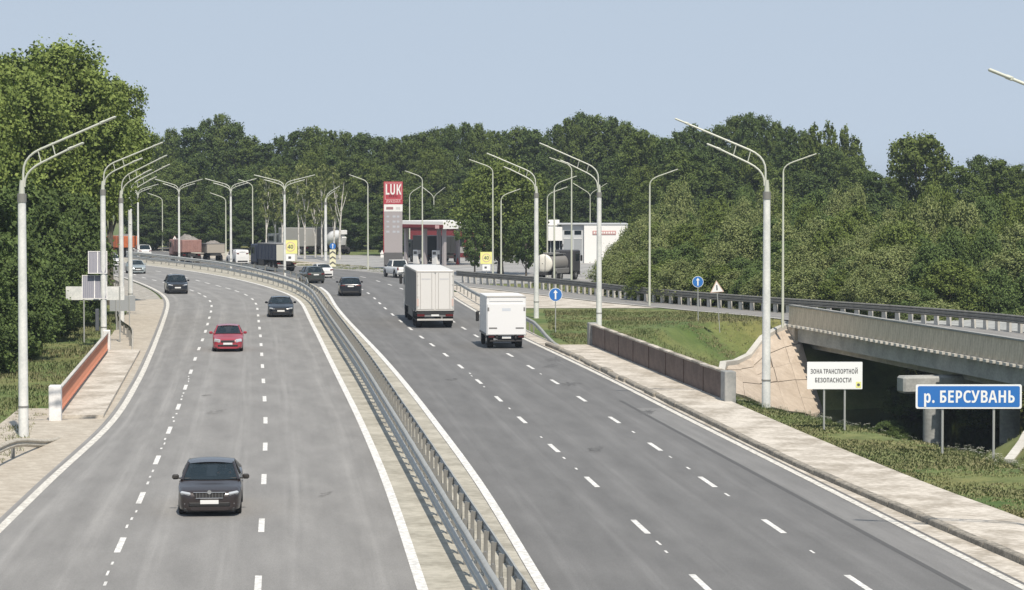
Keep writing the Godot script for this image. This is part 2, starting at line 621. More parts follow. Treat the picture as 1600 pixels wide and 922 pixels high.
# ---------------------------------------------------------------- roads
# a flat sheet following several lines; lanes is a list of [line, offset, u]
func ribbon(lanes: Array, d0: float, d1: float, y: float, m: Material, step := 3.0, along := 40.0) -> ArrayMesh:
	var mb := MB.new()
	var n := int(ceil((d1 - d0) / step))
	var w := lanes.size()
	for i in n + 1:
		var d := d0 + (d1 - d0) * i / n
		for l in lanes:
			mb.v.append(lp(l[0], d, l[1], y))
			mb.n.append(Vector3.UP)
			mb.uv.append(Vector2(l[2], d / along))
	for i in n:
		for j in w - 1:
			var a := i * w + j
			mb.ix.append_array([a, a + w, a + 1, a + 1, a + w, a + w + 1])
	return mb.mesh(m)

func dash_at(line: String, d: float, length: float, width: float, y: float, off := 0.0) -> MB:
	var mb := MB.new()
	var a := lp(line, d - length * 0.5, off, y)
	var b := lp(line, d + length * 0.5, off, y)
	var s := (b - a).normalized().cross(Vector3.UP) * width * 0.5
	mb.quad(a - s, a + s, b + s, b - s)
	return mb

func roads() -> void:
	var left := struct("left_carriageway", ribbon([["L1", -0.32, -0.1], ["L1", 0.0, 0.0], ["D1", 0.0, 1.0 / 3], ["D2", 0.0, 2.0 / 3], ["R1", 0.0, 1.0], ["R1", 0.5, 1.1]], 28, 400, 0.0, M.asphalt_left))
	var right := struct("right_carriageway", ribbon([["R2", -0.5, -0.1], ["R2", 0.0, 0.0], ["A", 0.0, 1.0 / 3], ["B", 0.0, 2.0 / 3], ["R3", 0.0, 1.0], ["R3", 0.55, 1.1]], 28, 400, 0.0, M.asphalt_right))
	struct("median_strip", ribbon([["R1", 0.12, 0.0], ["GL", 0.9, 0.5], ["R2", -0.15, 1.0]], 28, 400, 0.008, M.median_concrete))
	struct("left_shoulder", ribbon([["L1", -4.4, 0.0], ["L1", -0.25, 1.0]], 28, 114, -0.012, M.dust))
	struct("left_shoulder", ribbon([["L1", -3.0, 0.0], ["L1", -0.25, 1.0]], 114, 225, -0.012, M.dust))
	struct("left_verge_path", ribbon([["L1", -6.0, 0.0], ["L1", -0.5, 1.0]], 225, 330, -0.012, M.gravel))
	struct("right_shoulder", ribbon([["R3", 0.25, 0.0], ["R3", 1.3, 1.0]], 28, 240, 0.006, M.concrete))
	struct("gore_area", ribbon([["R3", 1.1, 0.0], ["FN", -0.2, 1.0]], 209, 268, -0.03, M.concrete))
	var ramp := struct("ramp_road", ribbon([["FN", 0.0, 0.0], ["FF", 0.8, 0.66]], 40, 268, -0.015, M.asphalt_left))
	obj("edge_line", ribbon([["FN", 0.15, 0.0], ["FN", 0.45, 1.0]], 192, 262, -0.008, M.concrete_pale), ramp)
	# station forecourt and far verge
	struct("forecourt", ribbon([["R3", 0.9, 0.0], ["R3", 48.0, 1.0]], 262, 372, -0.025, M.apron))
	struct("far_verge", ribbon([["R3", 0.9, 0.0], ["R3", 9.0, 1.0]], 322, 420, -0.018, M.dust))
	# solid lines
	for e in [["L1", left, 0.26], ["R1", left, 0.26]]:
		obj("edge_line", ribbon([[e[0], -e[2] * 0.5, 0], [e[0], e[2] * 0.5, 1]], 28, 335, 0.0135 if e[0] == "R1" else 0.004, M.paint if e[0] == "R1" else M.paint_worn, 2.5), e[1])
	for e in [["R2", right, 0.26, 252.0], ["R3", right, 0.24, 400.0]]:
		obj("edge_line", ribbon([[e[0], -e[2] * 0.5, 0], [e[0], e[2] * 0.5, 1]], 28, e[3], 0.0135, M.paint if e[0] == "R2" else M.paint_worn, 2.5), e[1])
	# broken lines: long marks with the short remains of an older marking between them
	var rows := {
		"D1": [left, [37.5, 48.5, 59.5, 70.3, 81.0, 92.3, 103.6, 114.7, 125.9, 136.5, 146.7, 156.0, 165.0, 174.8, 184.0, 193.0, 202.5, 212.0, 221.0, 230.5, 237.0, 244.0, 253.0, 263.0, 270.5, 278.5, 288.0, 298.0, 308.0]],
		"D2": [left, [41.0, 52.0, 63.2, 74.4, 86.2, 97.0, 108.0, 119.0, 130.0, 140.8, 150.7, 160.0, 169.5, 178.7, 188.0, 196.5, 207.0, 216.0, 225.0, 234.0, 242.0, 248.5, 255.0, 262.5, 269.5, 279.0, 289.0, 299.0, 309.0]],
		"A": [right, [41.0, 52.0, 63.4, 74.1, 85.4, 96.5, 108.2, 119.0, 129.6, 140.5, 150.3, 159.8, 168.0, 178.0, 188.0, 197.8, 208.0, 217.0, 226.5, 237.5, 247.0, 257.0, 267.0, 278.0]],
		"B": [right, [41.0, 52.0, 63.3, 74.2, 85.4, 97.0, 108.2, 119.0, 129.4, 140.0, 150.1, 159.7, 169.4, 178.6, 188.0, 198.0, 208.0, 218.0, 228.0, 238.0, 248.0, 258.0, 268.0, 280.0]],
	}
	var r := RandomNumberGenerator.new()
	r.seed = 4
	for ln in rows:
		var a: Array = rows[ln][1]
		for i in a.size():
			var d: float = a[i]
			var near := 1.0 if d < 170 else 1.12
			obj("lane_dash", dash_at(ln, d, 3.0 * near, 0.165, 0.004).mesh(M.paint), rows[ln][0])
			if i + 1 < a.size() and d < 130:
				var gap: float = a[i + 1] - d
				for t in [0.36, 0.52, 0.68]:
					if ln == "D2" or (ln != "D1" and r.randf() < 0.7):
						continue
					obj("old_dash", dash_at(ln, d + gap * t, r.randf_range(0.45, 0.85), r.randf_range(0.05, 0.08), 0.004, r.randf_range(-0.05, 0.05)).mesh(M.paint), rows[ln][0])
	obj("old_edge_strip", ribbon([["R3", -1.3, 0.9], ["R3", -0.12, 1.0]], 40, 114, 0.0035, M.asphalt_mid), right)
	# oil and tar patches in the lanes driving away
	for e in [["B", 0.6, 128.0, 2.6, 0.5], ["R3", -0.75, 146.0, 5.0, 0.55], ["R3", -1.6, 141.0, 4.0, 0.4], ["B", 1.9, 112.0, 3.0, 0.35], ["A", -1.2, 131.0, 2.0, 0.3], ["A", 1.4, 96.0, 2.4, 0.3]]:
		var mb := MB.new()
		var c := lp(e[0], e[2], e[1], 0.005)
		var ring := []
		for i in 46:
			var a := TAU * i / 46
			var q: float = 0.25 + r.randf() * 0.95
			ring.append(c + Vector3(cos(a) * e[4] * q + sin(a) * e[3] * 0.5 * q * 0.095, 0, -sin(a) * e[3] * 0.5 * q))
		mb.fan(ring, c + Vector3.DOWN)
		obj("tar_patch", mb.mesh(M.asphalt_patch), right)
	for e in [["D1", 1.6, 112.0, 3.2, 0.35], ["D1", 1.1, 121.0, 1.4, 0.25], ["D2", 1.9, 82.0, 2.0, 0.2]]:
		var mb := MB.new()
		var c := lp(e[0], e[2], e[1], 0.005)
		var ring := []
		for i in 46:
			var a := TAU * i / 46
			var q: float = 0.2 + r.randf() * 0.9
			ring.append(c + Vector3(cos(a) * e[4] * q + sin(a) * e[3] * 0.5 * q * 0.095, 0, -sin(a) * e[3] * 0.5 * q))
		mb.fan(ring, c + Vector3.DOWN)
		obj("tar_patch", mb.mesh(M.asphalt_patch_pale), left)
	# sealed joint wandering through the outer lane
	obj("tar_seam", ribbon([["R3", -1.45, 0], ["R3", -1.28, 1]], 55, 118, 0.004, M.tar, 2.0), right)

# ---------------------------------------------------------------- guardrails
# W-beam profile: height offset and bulge towards the traffic side (+1) at each fold
const WBEAM := [[-0.155, 0.0], [-0.13, 0.03], [-0.09, 0.08], [-0.05, 0.08], [-0.02, 0.015], [0.02, 0.015], [0.05, 0.08], [0.09, 0.08], [0.13, 0.03], [0.155, 0.0]]

# pts: list of Vector3 on the ground; side +1 puts the beam face to the right of travel away from the camera
func beam(pts: Array, heights: Array, side: float) -> MB:
	var mb := MB.new()
	var rows := []
	for i in pts.size():
		var t: Vector3 = (pts[mini(i + 1, pts.size() - 1)] - pts[maxi(i - 1, 0)]).normalized()
		var out := t.cross(Vector3.UP) * side
		var row := PackedVector3Array()
		for w in WBEAM:
			row.append(pts[i] + Vector3.UP * (heights[i] + w[0]) + out * (w[1] + 0.02))
		var back := WBEAM.duplicate()
		back.reverse()
		for w in back:
			row.append(pts[i] + Vector3.UP * (heights[i] + w[0]) + out * (w[1] + 0.012))
		rows.append(row)
	mb.grid(rows, true)
	# make the sheet face outwards
	return mb

func guardrail(label: String, line: String, off: float, d0: float, d1: float, tiers: Array, side: float, post_step: float, post_h: float, group: String, drop_near := 0.0, drop_far := 0.0, base_y := 0.0) -> Node3D:
	var g := thing("guardrail", label, "guardrail", Vector3.ZERO, 0.0, group)
	for tier in tiers:
		var pts := []
		var hs := []
		var n := int((d1 - d0) / 2.0)
		for i in n + 1:
			var d := d0 + (d1 - d0) * i / n
			pts.append(lp(line, d, off, base_y))
			var h: float = tier
			if drop_near > 0.0:
				h = lerpf(-0.1, tier, smoothstep(0.0, 1.0, (d - d0) / drop_near))
			if drop_far > 0.0:
				h = minf(h, lerpf(-0.1, tier, smoothstep(0.0, 1.0, (d1 - d) / drop_far)))
			hs.append(h + sin(d * 1.7) * 0.008)
		obj("rail", beam(pts, hs, side).mesh(M.steel), g)
	var pm := MB.new()
	pm.box(Vector3(0, post_h * 0.5 - 0.1, 0), Vector3(0.06, post_h + 0.2, 0.12), Basis.IDENTITY)
	pm.box(Vector3(0.028, post_h * 0.5 - 0.1, 0.062), Vector3(0.056, post_h + 0.18, 0.008))
	for tier in tiers:
		pm.box(Vector3(0.05 * side, tier, 0), Vector3(0.14, 0.2, 0.1))
	var post := pm.mesh(M.steel_dull)
	var d := d0 + maxf(drop_near, 0.5)
	while d < d1 - drop_far - 0.3:
		var o := obj("post", post, g)
		o.position = lp(line, d, off - 0.09 * side, base_y)
		o.rotation.y = heading(line, d)
		d += post_step if d < 190 else post_step * 2.0
	return g

func barriers() -> void:
	guardrail("steel guardrail with two stacked rails along the median beside the oncoming lanes", "GL", 0.0, 40, 345, [0.50, 1.03], -1.0, 2.0, 1.16, "median guardrails")
	guardrail("single steel guardrail along the median beside the lanes driving away", "GL", 0.52, 40, 243, [1.0], 1.0, 2.0, 1.12, "median guardrails", 0.0, 6.0)
	guardrail("distant steel guardrail with a bent down end where the median widens", "R2", -1.3, 246, 350, [0.75], 1.0, 3.0, 0.85, "median guardrails", 6.0, 0.0)
	guardrail("steel guardrail sloping into the ground before the kerb of the brown parapet", "R3", 1.25, 159, 258, [0.72], -1.0, 2.5, 0.8, "roadside guardrails", 14.0, 0.0)
	ramp_rail()
	# left roadside rails
	low_rail("low dusty roadside rail bending into the ground before the white end post", [Vector2(-17.6, 60), Vector2(-17.35, 80), Vector2(-17.3, 89), Vector2(-17.2, 95), Vector2(-17.0, 100.5)], true)
	low_rail("pale curved roadside rail along the outer edge of the oncoming lanes beyond the orange railing", [Vector2(-21.7, 153), Vector2(-23.6, 166), Vector2(-25.7, 176), Vector2(-27.6, 188), Vector2(-30.6, 208), Vector2(-33.6, 232), Vector2(-37.6, 253), Vector2(-44.5, 276), Vector2(-52, 297)], false)

func ramp_rail() -> void:
	var g := thing("guardrail", "long dark rail on pale concrete posts along the outer side of the ramp", "guardrail")
	var pts := []
	var hs := []
	for i in 72:
		pts.append(lp("FF", 124.0 + i * 2.0, 0.3, 0.0))
		hs.append(0.86)
	for k in 2:
		var h2 := []
		for h in hs:
			h2.append(h + 0.12 - k * 0.22)
		obj("rail", beam(pts, h2, -1.0).mesh(M.rail_dark), g)
	var pm := MB.new()
	pm.box(Vector3(0, 0.36, 0), Vector3(0.18, 0.95, 0.42), Basis.IDENTITY, 0.02)
	var post := pm.mesh(M.concrete_pale)
	var d := 125.0
	while d < 266.0:
		var o := obj("post", post, g)
		o.position = lp("FF", d, 0.42)
		o.rotation.y = heading("FF", d)
		d += 1.5

func low_rail(label: String, p: Array, far_end: bool) -> void:
	var g := thing("guardrail", label, "guardrail", Vector3.ZERO, 0.0, "roadside guardrails")
	var pts := []
	var hs := []
	var total := 0.0
	var D := []
	var X := []
	for q in p:
		D.append(q.y)
		X.append(q.x)
	var n := int((D[-1] - D[0]) / 1.5)
	for i in n + 1:
		var d: float = lerpf(D[0], D[-1], float(i) / n)
		pts.append(Vector3(hermite(D, X, d), -0.05, -d))
		var e: float = (D[-1] - d) if far_end else (d - D[0])
		hs.append(lerpf(-0.05, 0.62, smoothstep(0.0, 9.0, e)))
	obj("rail", beam(pts, hs, 1.0).mesh(M.rail_dusty), g)
	var pm := MB.new()
	pm.box(Vector3(0, 0.3, 0), Vector3(0.12, 0.66, 0.12))
	var post := pm.mesh(M.steel_dull)
	for i in range(0, n, 2):
		if hs[i] > 0.3:
			var o := obj("post", post, g)
			o.position = pts[i] + Vector3(-0.08, 0, 0)

# ---------------------------------------------------------------- kerbs, walks, parapets
const KERB_D := [28.0, 67.0, 79.0, 90.0, 108.0, 125.0, 139.0, 153.0, 158.0]
const KERB_X := [17.4, 12.75, 11.1, 9.65, 7.75, 5.95, 4.4, 2.9, 2.2]
const WALK_D := [28.0, 76.0, 82.0, 100.0, 116.0, 157.0]
const WALK_X := [19.5, 14.1, 13.2, 11.1, 9.45, 4.75]

func kerbs_and_walks() -> void:
	tri_mat("kerb_stone", mottle(256, 256, Color(0.15, 0.14, 0.12), Color(0.36, 0.33, 0.28), 0.02, 0.1, 81, 0.12), 2.0)
	# right kerb, stone by stone; broken and uneven along the parapet
	var walk := struct("right_footway", walk_mesh(KERB_D, KERB_X, 0.12, WALK_D, WALK_X, 0.0, 30, 157.5, 0.15, M.concrete))
	var d := 40.0
	var r := RandomNumberGenerator.new()
	r.seed = 12
	while d < 157:
		var rough := clampf((d - 112.0) / 6.0, 0.0, 1.0)
		var ln := r.randf_range(1.6, 3.2) if rough > 0.5 else 2.95
		var a := Vector3(hermite(KERB_D, KERB_X, d), 0, -d)
		var b := Vector3(hermite(KERB_D, KERB_X, d + ln), 0, -(d + ln))
		var mb := MB.new()
		var t := (b - a).normalized()
		var bs := Basis(t.cross(Vector3.UP), Vector3.UP, -t)
		var jig := r.randf_range(-0.05, 0.05) * rough
		var top := 0.17 + r.randf_range(-0.015, 0.02) + r.randf_range(-0.03, 0.06) * rough
		mb.box((a + b) * 0.5 + Vector3(jig, top * 0.5 - 0.1, 0), Vector3(0.26 + r.randf_range(0, 0.08) * rough, top + 0.2, a.distance_to(b)), bs * Basis(Vector3.UP, r.randf_range(-0.02, 0.02) * rough), 0.03 + 0.02 * rough)
		obj("kerb_stone", mb.mesh(M.kerb_stone), walk)
		d += ln + (0.02 if rough < 0.5 else r.randf_range(0.03, 0.25))
	# left footway on the bridge: slabs
	var lw := Node3D.new()
	lw.name = "left_footway"
	add_child(lw)
	lw.set_meta("kind", "structure")
	for i in 9:
		var d0 := 109.0 + i * 4.9
		var mb := MB.new()
		var p := PackedVector2Array()
		for q in [[0.0, d0 + 0.03], [0.0, d0 + 4.87]]:
			p.append(Vector2(left_rail_x(q[1]) + 0.15, -q[1]))
		p.append(Vector2(left_rail_x(d0 + 4.87) + 1.85, -(d0 + 4.87)))
		p.append(Vector2(left_rail_x(d0 + 0.03) + 1.85, -(d0 + 0.03)))
		mb.prism(p, -0.05, 0.14 + r.randf_range(-0.012, 0.012), Transform3D(Basis(Vector3.RIGHT, Vector3.BACK, Vector3.UP), Vector3.ZERO))
		obj("slab", mb.mesh(M.concrete), lw)
	left_railing()
	right_parapet()

func left_rail_x(d: float) -> float:
	return lerpf(-18.15, -23.05, (d - 106.0) / 47.0)

func walk_mesh(D0: Array, X0: Array, o0: float, D1: Array, X1: Array, o1: float, d0: float, d1: float, y: float, m: Material) -> ArrayMesh:
	var mb := MB.new()
	var n := int((d1 - d0) / 2.0)
	for i in n:
		var a := d0 + (d1 - d0) * i / n
		var b := d0 + (d1 - d0) * (i + 1) / n
		var p := [Vector3(hermite(D0, X0, a) + o0, y, -a), Vector3(hermite(D1, X1, a) + o1, y, -a), Vector3(hermite(D1, X1, b) + o1, y, -b), Vector3(hermite(D0, X0, b) + o0, y, -b)]
		mb.quad(p[0], p[1], p[2], p[3])
		mb.quad(p[1], p[1] + Vector3.DOWN * 0.3, p[2] + Vector3.DOWN * 0.3, p[2])
	return mb.mesh(m)

func left_railing() -> void:
	var a := Vector3(left_rail_x(108.6), 0.05, -108.6)
	var b := Vector3(left_rail_x(152.6), 0.05, -152.6)
	var g := thing("bridge_railing", "orange painted bridge railing with close uprights between two white end posts", "railing", a)
	var t := (b - a).normalized()
	var ln := a.distance_to(b)
	g.basis = Basis(t.cross(Vector3.UP), Vector3.UP, -t)
	var orange := mat("railing_orange", Color(0.78, 0.33, 0.21), 0.6)
	orange.albedo_texture = mottle(128, 128, Color(0.6, 0.55, 0.5), Color(1, 1, 1), 0.02, 0.15, 91, 0.1)
	orange.uv1_triplanar = true
	orange.uv1_scale = Vector3.ONE * 0.35
	var mb := MB.new()
	mb.box(Vector3(0, 1.08, -ln * 0.5), Vector3(0.15, 0.08, ln), Basis.IDENTITY, 0.02)
	obj("top_rail", mb.mesh(M.concrete_pale), g)
	mb = MB.new()
	mb.box(Vector3(0, 0.12, -ln * 0.5), Vector3(0.07, 0.07, ln))
	obj("bottom_rail", mb.mesh(orange), g)
	mb = MB.new()
	mb.box(Vector3(0, 0.95, -ln * 0.5), Vector3(0.07, 0.05, ln))
	obj("middle_rail", mb.mesh(orange), g)
	mb = MB.new()
	mb.box(Vector3(0, 0.56, 0), Vector3(0.05, 0.9, 0.11))
	var up := mb.mesh(orange)
	var z := 0.25
	while z < ln - 0.1:
		var o := obj("upright", up, g)
		o.position.z = -z
		z += 0.24
	for e in [[2.4, 1.35, 0.5, 0.62], [-ln - 0.3, 1.2, 0.4, 0.5]]:
		mb = MB.new()
		var zz: float = 0.35 if e[0] > 0 else e[0]
		mb.box(Vector3(-0.05, e[1] * 0.5 - 0.1, zz), Vector3(e[2], e[1] + 0.2, e[3]), Basis.IDENTITY, 0.03)
		obj("end_post", mb.mesh(M.whitewash), g)

func on_bank(p: Vector3) -> Vector3:
	return Vector3(p.x, maxf(p.y, ground_y(p.x, -p.z) - 0.1), p.z)

func right_parapet() -> void:
	var a := Vector3(9.3, 0.1, -116.6)
	var b := Vector3(4.75, 0.1, -157.0)
	var g := thing("bridge_parapet", "brown panelled bridge parapet with a pale top along the right footway", "parapet", a)
	var t := (b - a).normalized()
	var ln := a.distance_to(b)
	g.basis = Basis(t.cross(Vector3.UP), Vector3.UP, -t)
	tri_mat("parapet_brown", mottle(256, 256, Color(0.10, 0.072, 0.062), Color(0.17, 0.125, 0.108), 0.012, 0.08, 95, 0.08), 3.0, 0.8)
	var n := 8
	for i in n:
		var mb := MB.new()
		mb.box(Vector3(0, 0.6, -(i + 0.5) * ln / n), Vector3(0.12, 1.2, ln / n - 0.08), Basis.IDENTITY, 0.015)
		obj("panel", mb.mesh(M.parapet_brown), g)
	for i in range(1, n):
		var mb := MB.new()
		mb.box(Vector3(0, 0.6, -i * ln / n), Vector3(0.2, 1.22, 0.16), Basis.IDENTITY, 0.01)
		obj("post", mb.mesh(M.parapet_brown), g)
	var r := RandomNumberGenerator.new()
	r.seed = 3
	var z := 0.0
	while z < ln:
		var l := minf(r.randf_range(1.2, 2.2), ln - z)
		var mb := MB.new()
		mb.box(Vector3(r.randf_range(-0.01, 0.01), 1.25 + r.randf_range(-0.012, 0.012), -z - l * 0.5), Vector3(0.28, 0.1, l - 0.015), Basis.IDENTITY, 0.02)
		obj("coping_stone", mb.mesh(M.kerb_stone if r.randf() < 0.35 else M.concrete), g)
		z += l
	for e in [[0.45, 0.95], [-ln - 0.45, 0.9]]:
		var mb := MB.new()
		mb.box(Vector3(0.02, 0.62, e[0]), Vector3(0.5, 1.44, e[1]), Basis.IDENTITY, 0.03)
		obj("end_post", mb.mesh(M.concrete_grey), g)

# ---------------------------------------------------------------- ramp bridge
func bridge() -> void:
	tri_mat("fascia", mottle(320, 320, Color(0.46, 0.385, 0.295), Color(0.74, 0.645, 0.52), 0.02, 0.1, 99, 0.08), 5.0)
	M.fascia.uv1_scale = Vector3(0.5, 0.12, 0.5)
	tri_mat("girder", mottle(320, 320, Color(0.26, 0.27, 0.265), Color(0.42, 0.43, 0.42), 0.01, 0.08, 103, 0.06), 6.0)
	var g := thing("ramp_bridge", "grey concrete road bridge carrying the ramp over the small river", "bridge")
	var d0 := 130.0
	var d1 := 189.0
	# deck slab and near parapet follow the ramp's inner edge
	var n := 30
	var sec := [
		["deck", [Vector2(0.25, -0.05), Vector2(-0.1, -0.05), Vector2(-0.1, -0.32), Vector2(0.25, -0.4)], M.girder],
		["parapet", [Vector2(-0.22, -0.28), Vector2(0.12, -0.28), Vector2(0.12, 1.02), Vector2(-0.16, 1.02)], M.fascia],
		["coping", [Vector2(-0.22, 1.02), Vector2(0.16, 1.02), Vector2(0.16, 1.12), Vector2(-0.22, 1.12)], M.concrete_grey],
		["girder", [Vector2(0.1, -0.45), Vector2(0.55, -0.45), Vector2(0.55, -1.45), Vector2(0.1, -1.45)], M.girder],
		["girder", [Vector2(1.2, -0.45), Vector2(1.7, -0.45), Vector2(1.7, -1.95), Vector2(1.2, -1.95)], M.girder],
		["girder", [Vector2(4.6, -0.45), Vector2(5.1, -0.45), Vector2(5.1, -1.75), Vector2(4.6, -1.75)], M.girder],
	]
	for s in sec:
		var mb := MB.new()
		var rows := []
		for i in n + 1:
			var d := lerpf(d0, d1, float(i) / n)
			var row := PackedVector3Array()
			for q in s[1]:
				row.append(Vector3(lx("FN", d) + q.x, q.y, -d))
			rows.append(row)
		for i in n:
			for j in 4:
				var k := (j + 1) % 4
				mb.poly_out([rows[i][j], rows[i][k], rows[i + 1][k], rows[i + 1][j]], (rows[i][0] + rows[i][2] + rows[i + 1][0] + rows[i + 1][2]) * 0.25)
		mb.fan(Array(rows[0]), rows[1][0])
		mb.fan(Array(rows[n]), rows[n - 1][0])
		obj(s[0], mb.mesh(s[2]), g)
	# full width of the slab
	var sb := MB.new()
	for i in n:
		var a := lerpf(d0, d1, float(i) / n)
		var b := lerpf(d0, d1, float(i + 1) / n)
		var p := [Vector3(lx("FN", a) + 0.25, -0.06, -a), Vector3(lx("FF", a) + 1.0, -0.06, -a), Vector3(lx("FF", b) + 1.0, -0.06, -b), Vector3(lx("FN", b) + 0.25, -0.06, -b)]
		sb.quad(p[0], p[1], p[2], p[3])
		var dn := Vector3(0, -0.4, 0)
		sb.quad(p[3] + dn, p[2] + dn, p[1] + dn, p[0] + dn)
		sb.quad(p[1], p[1] + dn, p[2] + dn, p[2])
	obj("slab", sb.mesh(M.girder), g)
	# ends of the cross slabs showing as a row of pale teeth
	var tb := MB.new()
	tb.box(Vector3.ZERO, Vector3(0.34, 0.17, 0.5), Basis.IDENTITY, 0.01)
	var tooth := tb.mesh(M.concrete_pale)
	var d := d0 + 0.5
	while d < d1:
		var o := obj("slab_end", tooth, g)
		o.position = lp("FN", d, -0.3, -0.34)
		o.rotation.y = heading("FN", d)
		d += 1.0
	# pier: column and crosshead
	var px := lx("FN", 159.0)
	var hd := heading("FN", 159.0)
	var pb := MB.new()
	pb.box(Vector3(px + 1.4, -2.25, -159), Vector3(7.8, 1.0, 1.3), Basis(Vector3.UP, hd), 0.12)
	obj("crosshead", pb.mesh(M.girder), g)
	for o in [-0.35, 4.2]:
		pb = MB.new()
		pb.tube([Vector3(px + o, -6.6, -159), Vector3(px + o, -2.6, -159)], [0.6, 0.6], 20)
		obj("column", pb.mesh(M.girder), g)
	# far abutment
	pb = MB.new()
	pb.box(Vector3(lx("FN", 189.5) + 5.5, -3.4, -190.2), Vector3(12.0, 6.6, 1.2), Basis(Vector3.UP, 0.0))
	obj("abutment", pb.mesh(M.girder), g)
	pb = MB.new()
	pb.box(Vector3(lx("FN", 189) + 0.1, -0.85, -188.9), Vector3(0.5, 1.3, 2.0), Basis(Vector3.UP, heading("FN", 189)), 0.03)
	obj("wing_wall", pb.mesh(M.concrete), g)
	# outer parapet of the second bridge beyond
	var ob := MB.new()
	for i in 12:
		var a := 120.0 + i * 4.5
		var b := a + 4.5
		var pa := Vector3(lx("FF", a) + 4.5, 0, -a)
		var pc := Vector3(lx("FF", b) + 4.5, 0, -b)
		var t := (pc - pa).normalized()
		ob.box((pa + pc) * 0.5 + Vector3(0, 0.55, 0), Vector3(0.3, 1.3, pa.distance_to(pc) - 0.05), Basis(t.cross(Vector3.UP), Vector3.UP, -t), 0.03)
	var g2 := thing("outer_bridge", "weathered outer bridge parapet seen beyond the ramp in front of the scrub", "bridge")
	obj("parapet", ob.mesh(M.fascia), g2)
	var ds := MB.new()
	for i in 17:
		var a := 120.0 + i * 4.5
		var b := a + 4.5
		var p := [Vector3(lx("FF", a) + 1.6, -0.05, -a), Vector3(lx("FF", a) + 9.0, -0.05, -a), Vector3(lx("FF", b) + 9.0, -0.05, -b), Vector3(lx("FF", b) + 1.6, -0.05, -b)]
		var dn := Vector3(0, -1.6, 0)
		ds.quad(p[0], p[1], p[2], p[3])
		ds.quad(p[3] + dn, p[2] + dn, p[1] + dn, p[0] + dn)
		ds.quad(p[0] + dn, p[0], p[3], p[3] + dn)
		ds.quad(p[1], p[1] + dn, p[2] + dn, p[2])
	obj("deck", ds.mesh(M.girder), g2)
	# revetment: concrete panels on the far bank round the abutment
	var rv := thing("revetment", "sunlit sloping concrete slab revetment beside the far abutment of the ramp bridge", "revetment")
	var top := []
	var bot := []
	for i in 6:
		var f := i / 5.0
		var ctl := Vector2(17.0, 188.2)
		var q := Vector2(14.2, 178.6).lerp(ctl, f).lerp(ctl.lerp(Vector2(20.0, 190.0), f), f)
		top.append(Vector3(q.x, ground_y(q.x, q.y) - 0.05, -q.y))
		q = Vector2(13.3, 171.0).lerp(Vector2(20.9, 180.6), f)
		bot.append(Vector3(q.x, maxf(-6.5, ground_y(q.x, q.y) - 0.15), -q.y))
	for i in 5:
		for j in 5:
			var f0 := j / 5.0
			var f1 := (j + 1) / 5.0
			var a: Vector3 = on_bank(bot[i].lerp(top[i], f0))
			var b: Vector3 = on_bank(bot[i + 1].lerp(top[i + 1], f0))
			var c: Vector3 = on_bank(bot[i + 1].lerp(top[i + 1], f1))
			var e: Vector3 = on_bank(bot[i].lerp(top[i], f1))
			var mid := (a + b + c + e) * 0.25
			var nn := (b - a).cross(e - a).normalized()
			if nn.y < 0:
				nn = -nn
			var mb := MB.new()
			var lift := 0.35 + sin(i * 7.0 + j * 3.0) * 0.012
			var q := []
			for s in [a, b, c, e]:
				q.append(mid + (s - mid) * 0.993 + nn * lift)
			mb.poly_out(q.duplicate(), mid)
			for k in 4:
				mb.poly_out([q[k], q[(k + 1) % 4], q[(k + 1) % 4] - nn * 0.6, q[k] - nn * 0.6], mid)
			obj("slab", mb.mesh(M.revetment), rv)
	for seg in [[top[0], top[1]], [top[1], top[2]], [top[2], top[3]], [top[3], top[4]], [top[4], top[5]], [bot[0], top[0]]]:
		var mb := MB.new()
		var a: Vector3 = seg[0] + Vector3(-0.15, 0.35, 0.1)
		var b: Vector3 = seg[1] + Vector3(-0.15, 0.35, 0.1)
		var t := (b - a).normalized()
		mb.box((a + b) * 0.5, Vector3(0.45, 0.5, a.distance_to(b) + 0.12), Basis(t.cross(Vector3.UP).normalized(), t.cross(Vector3.UP).normalized().cross(t), -t), 0.03)
		obj("edge_beam", mb.mesh(M.concrete_pale), rv)
	# stepped gutter on the near embankment of the bridge
	var gt := thing("concrete_gutter", "narrow pale concrete gutter running down the grassy bank by the river sign", "gutter")
	var g0 := Vector3(24.3, ground_y(24.3, 131.0) + 0.12, -131.0)
	var g1 := Vector3(27.2, ground_y(27.2, 137.0) + 0.12, -137.0)
	for i in 10:
		var a := g0.lerp(g1, i / 10.0)
		var b := g0.lerp(g1, (i + 0.96) / 10.0)
		a.y = ground_y(a.x, -a.z) + 0.14
		b.y = ground_y(b.x, -b.z) + 0.14
		var t := (b - a).normalized()
		var mb := MB.new()
		mb.box((a + b) * 0.5, Vector3(0.5, 0.25, a.distance_to(b)), Basis(t.cross(Vector3.UP).normalized(), t.cross(Vector3.UP).normalized().cross(t), -t), 0.02)
		obj("gutter_block", mb.mesh(M.concrete_pale), gt)

# ---------------------------------------------------------------- lamp posts
func bent_arm(foot: Vector3, rise: float, tip: Vector3, rad: float) -> MB:
	# upright from foot, bending over to a straight arm that ends at tip
	var mb := MB.new()
	var k := foot + Vector3.UP * rise
	var pts := [foot]
	for i in 6:
		var t := i / 5.0
		var b := k + (tip - k).normalized() * 0.75
		var a := k - Vector3.UP * minf(0.6, rise * 0.8)
		pts.append(a.lerp(k, t).lerp(k.lerp(b, t), t))
	pts.append(tip)
	var rr := []
	for p in pts:
		rr.append(rad)
	mb.tube(pts, rr, 8)
	return mb

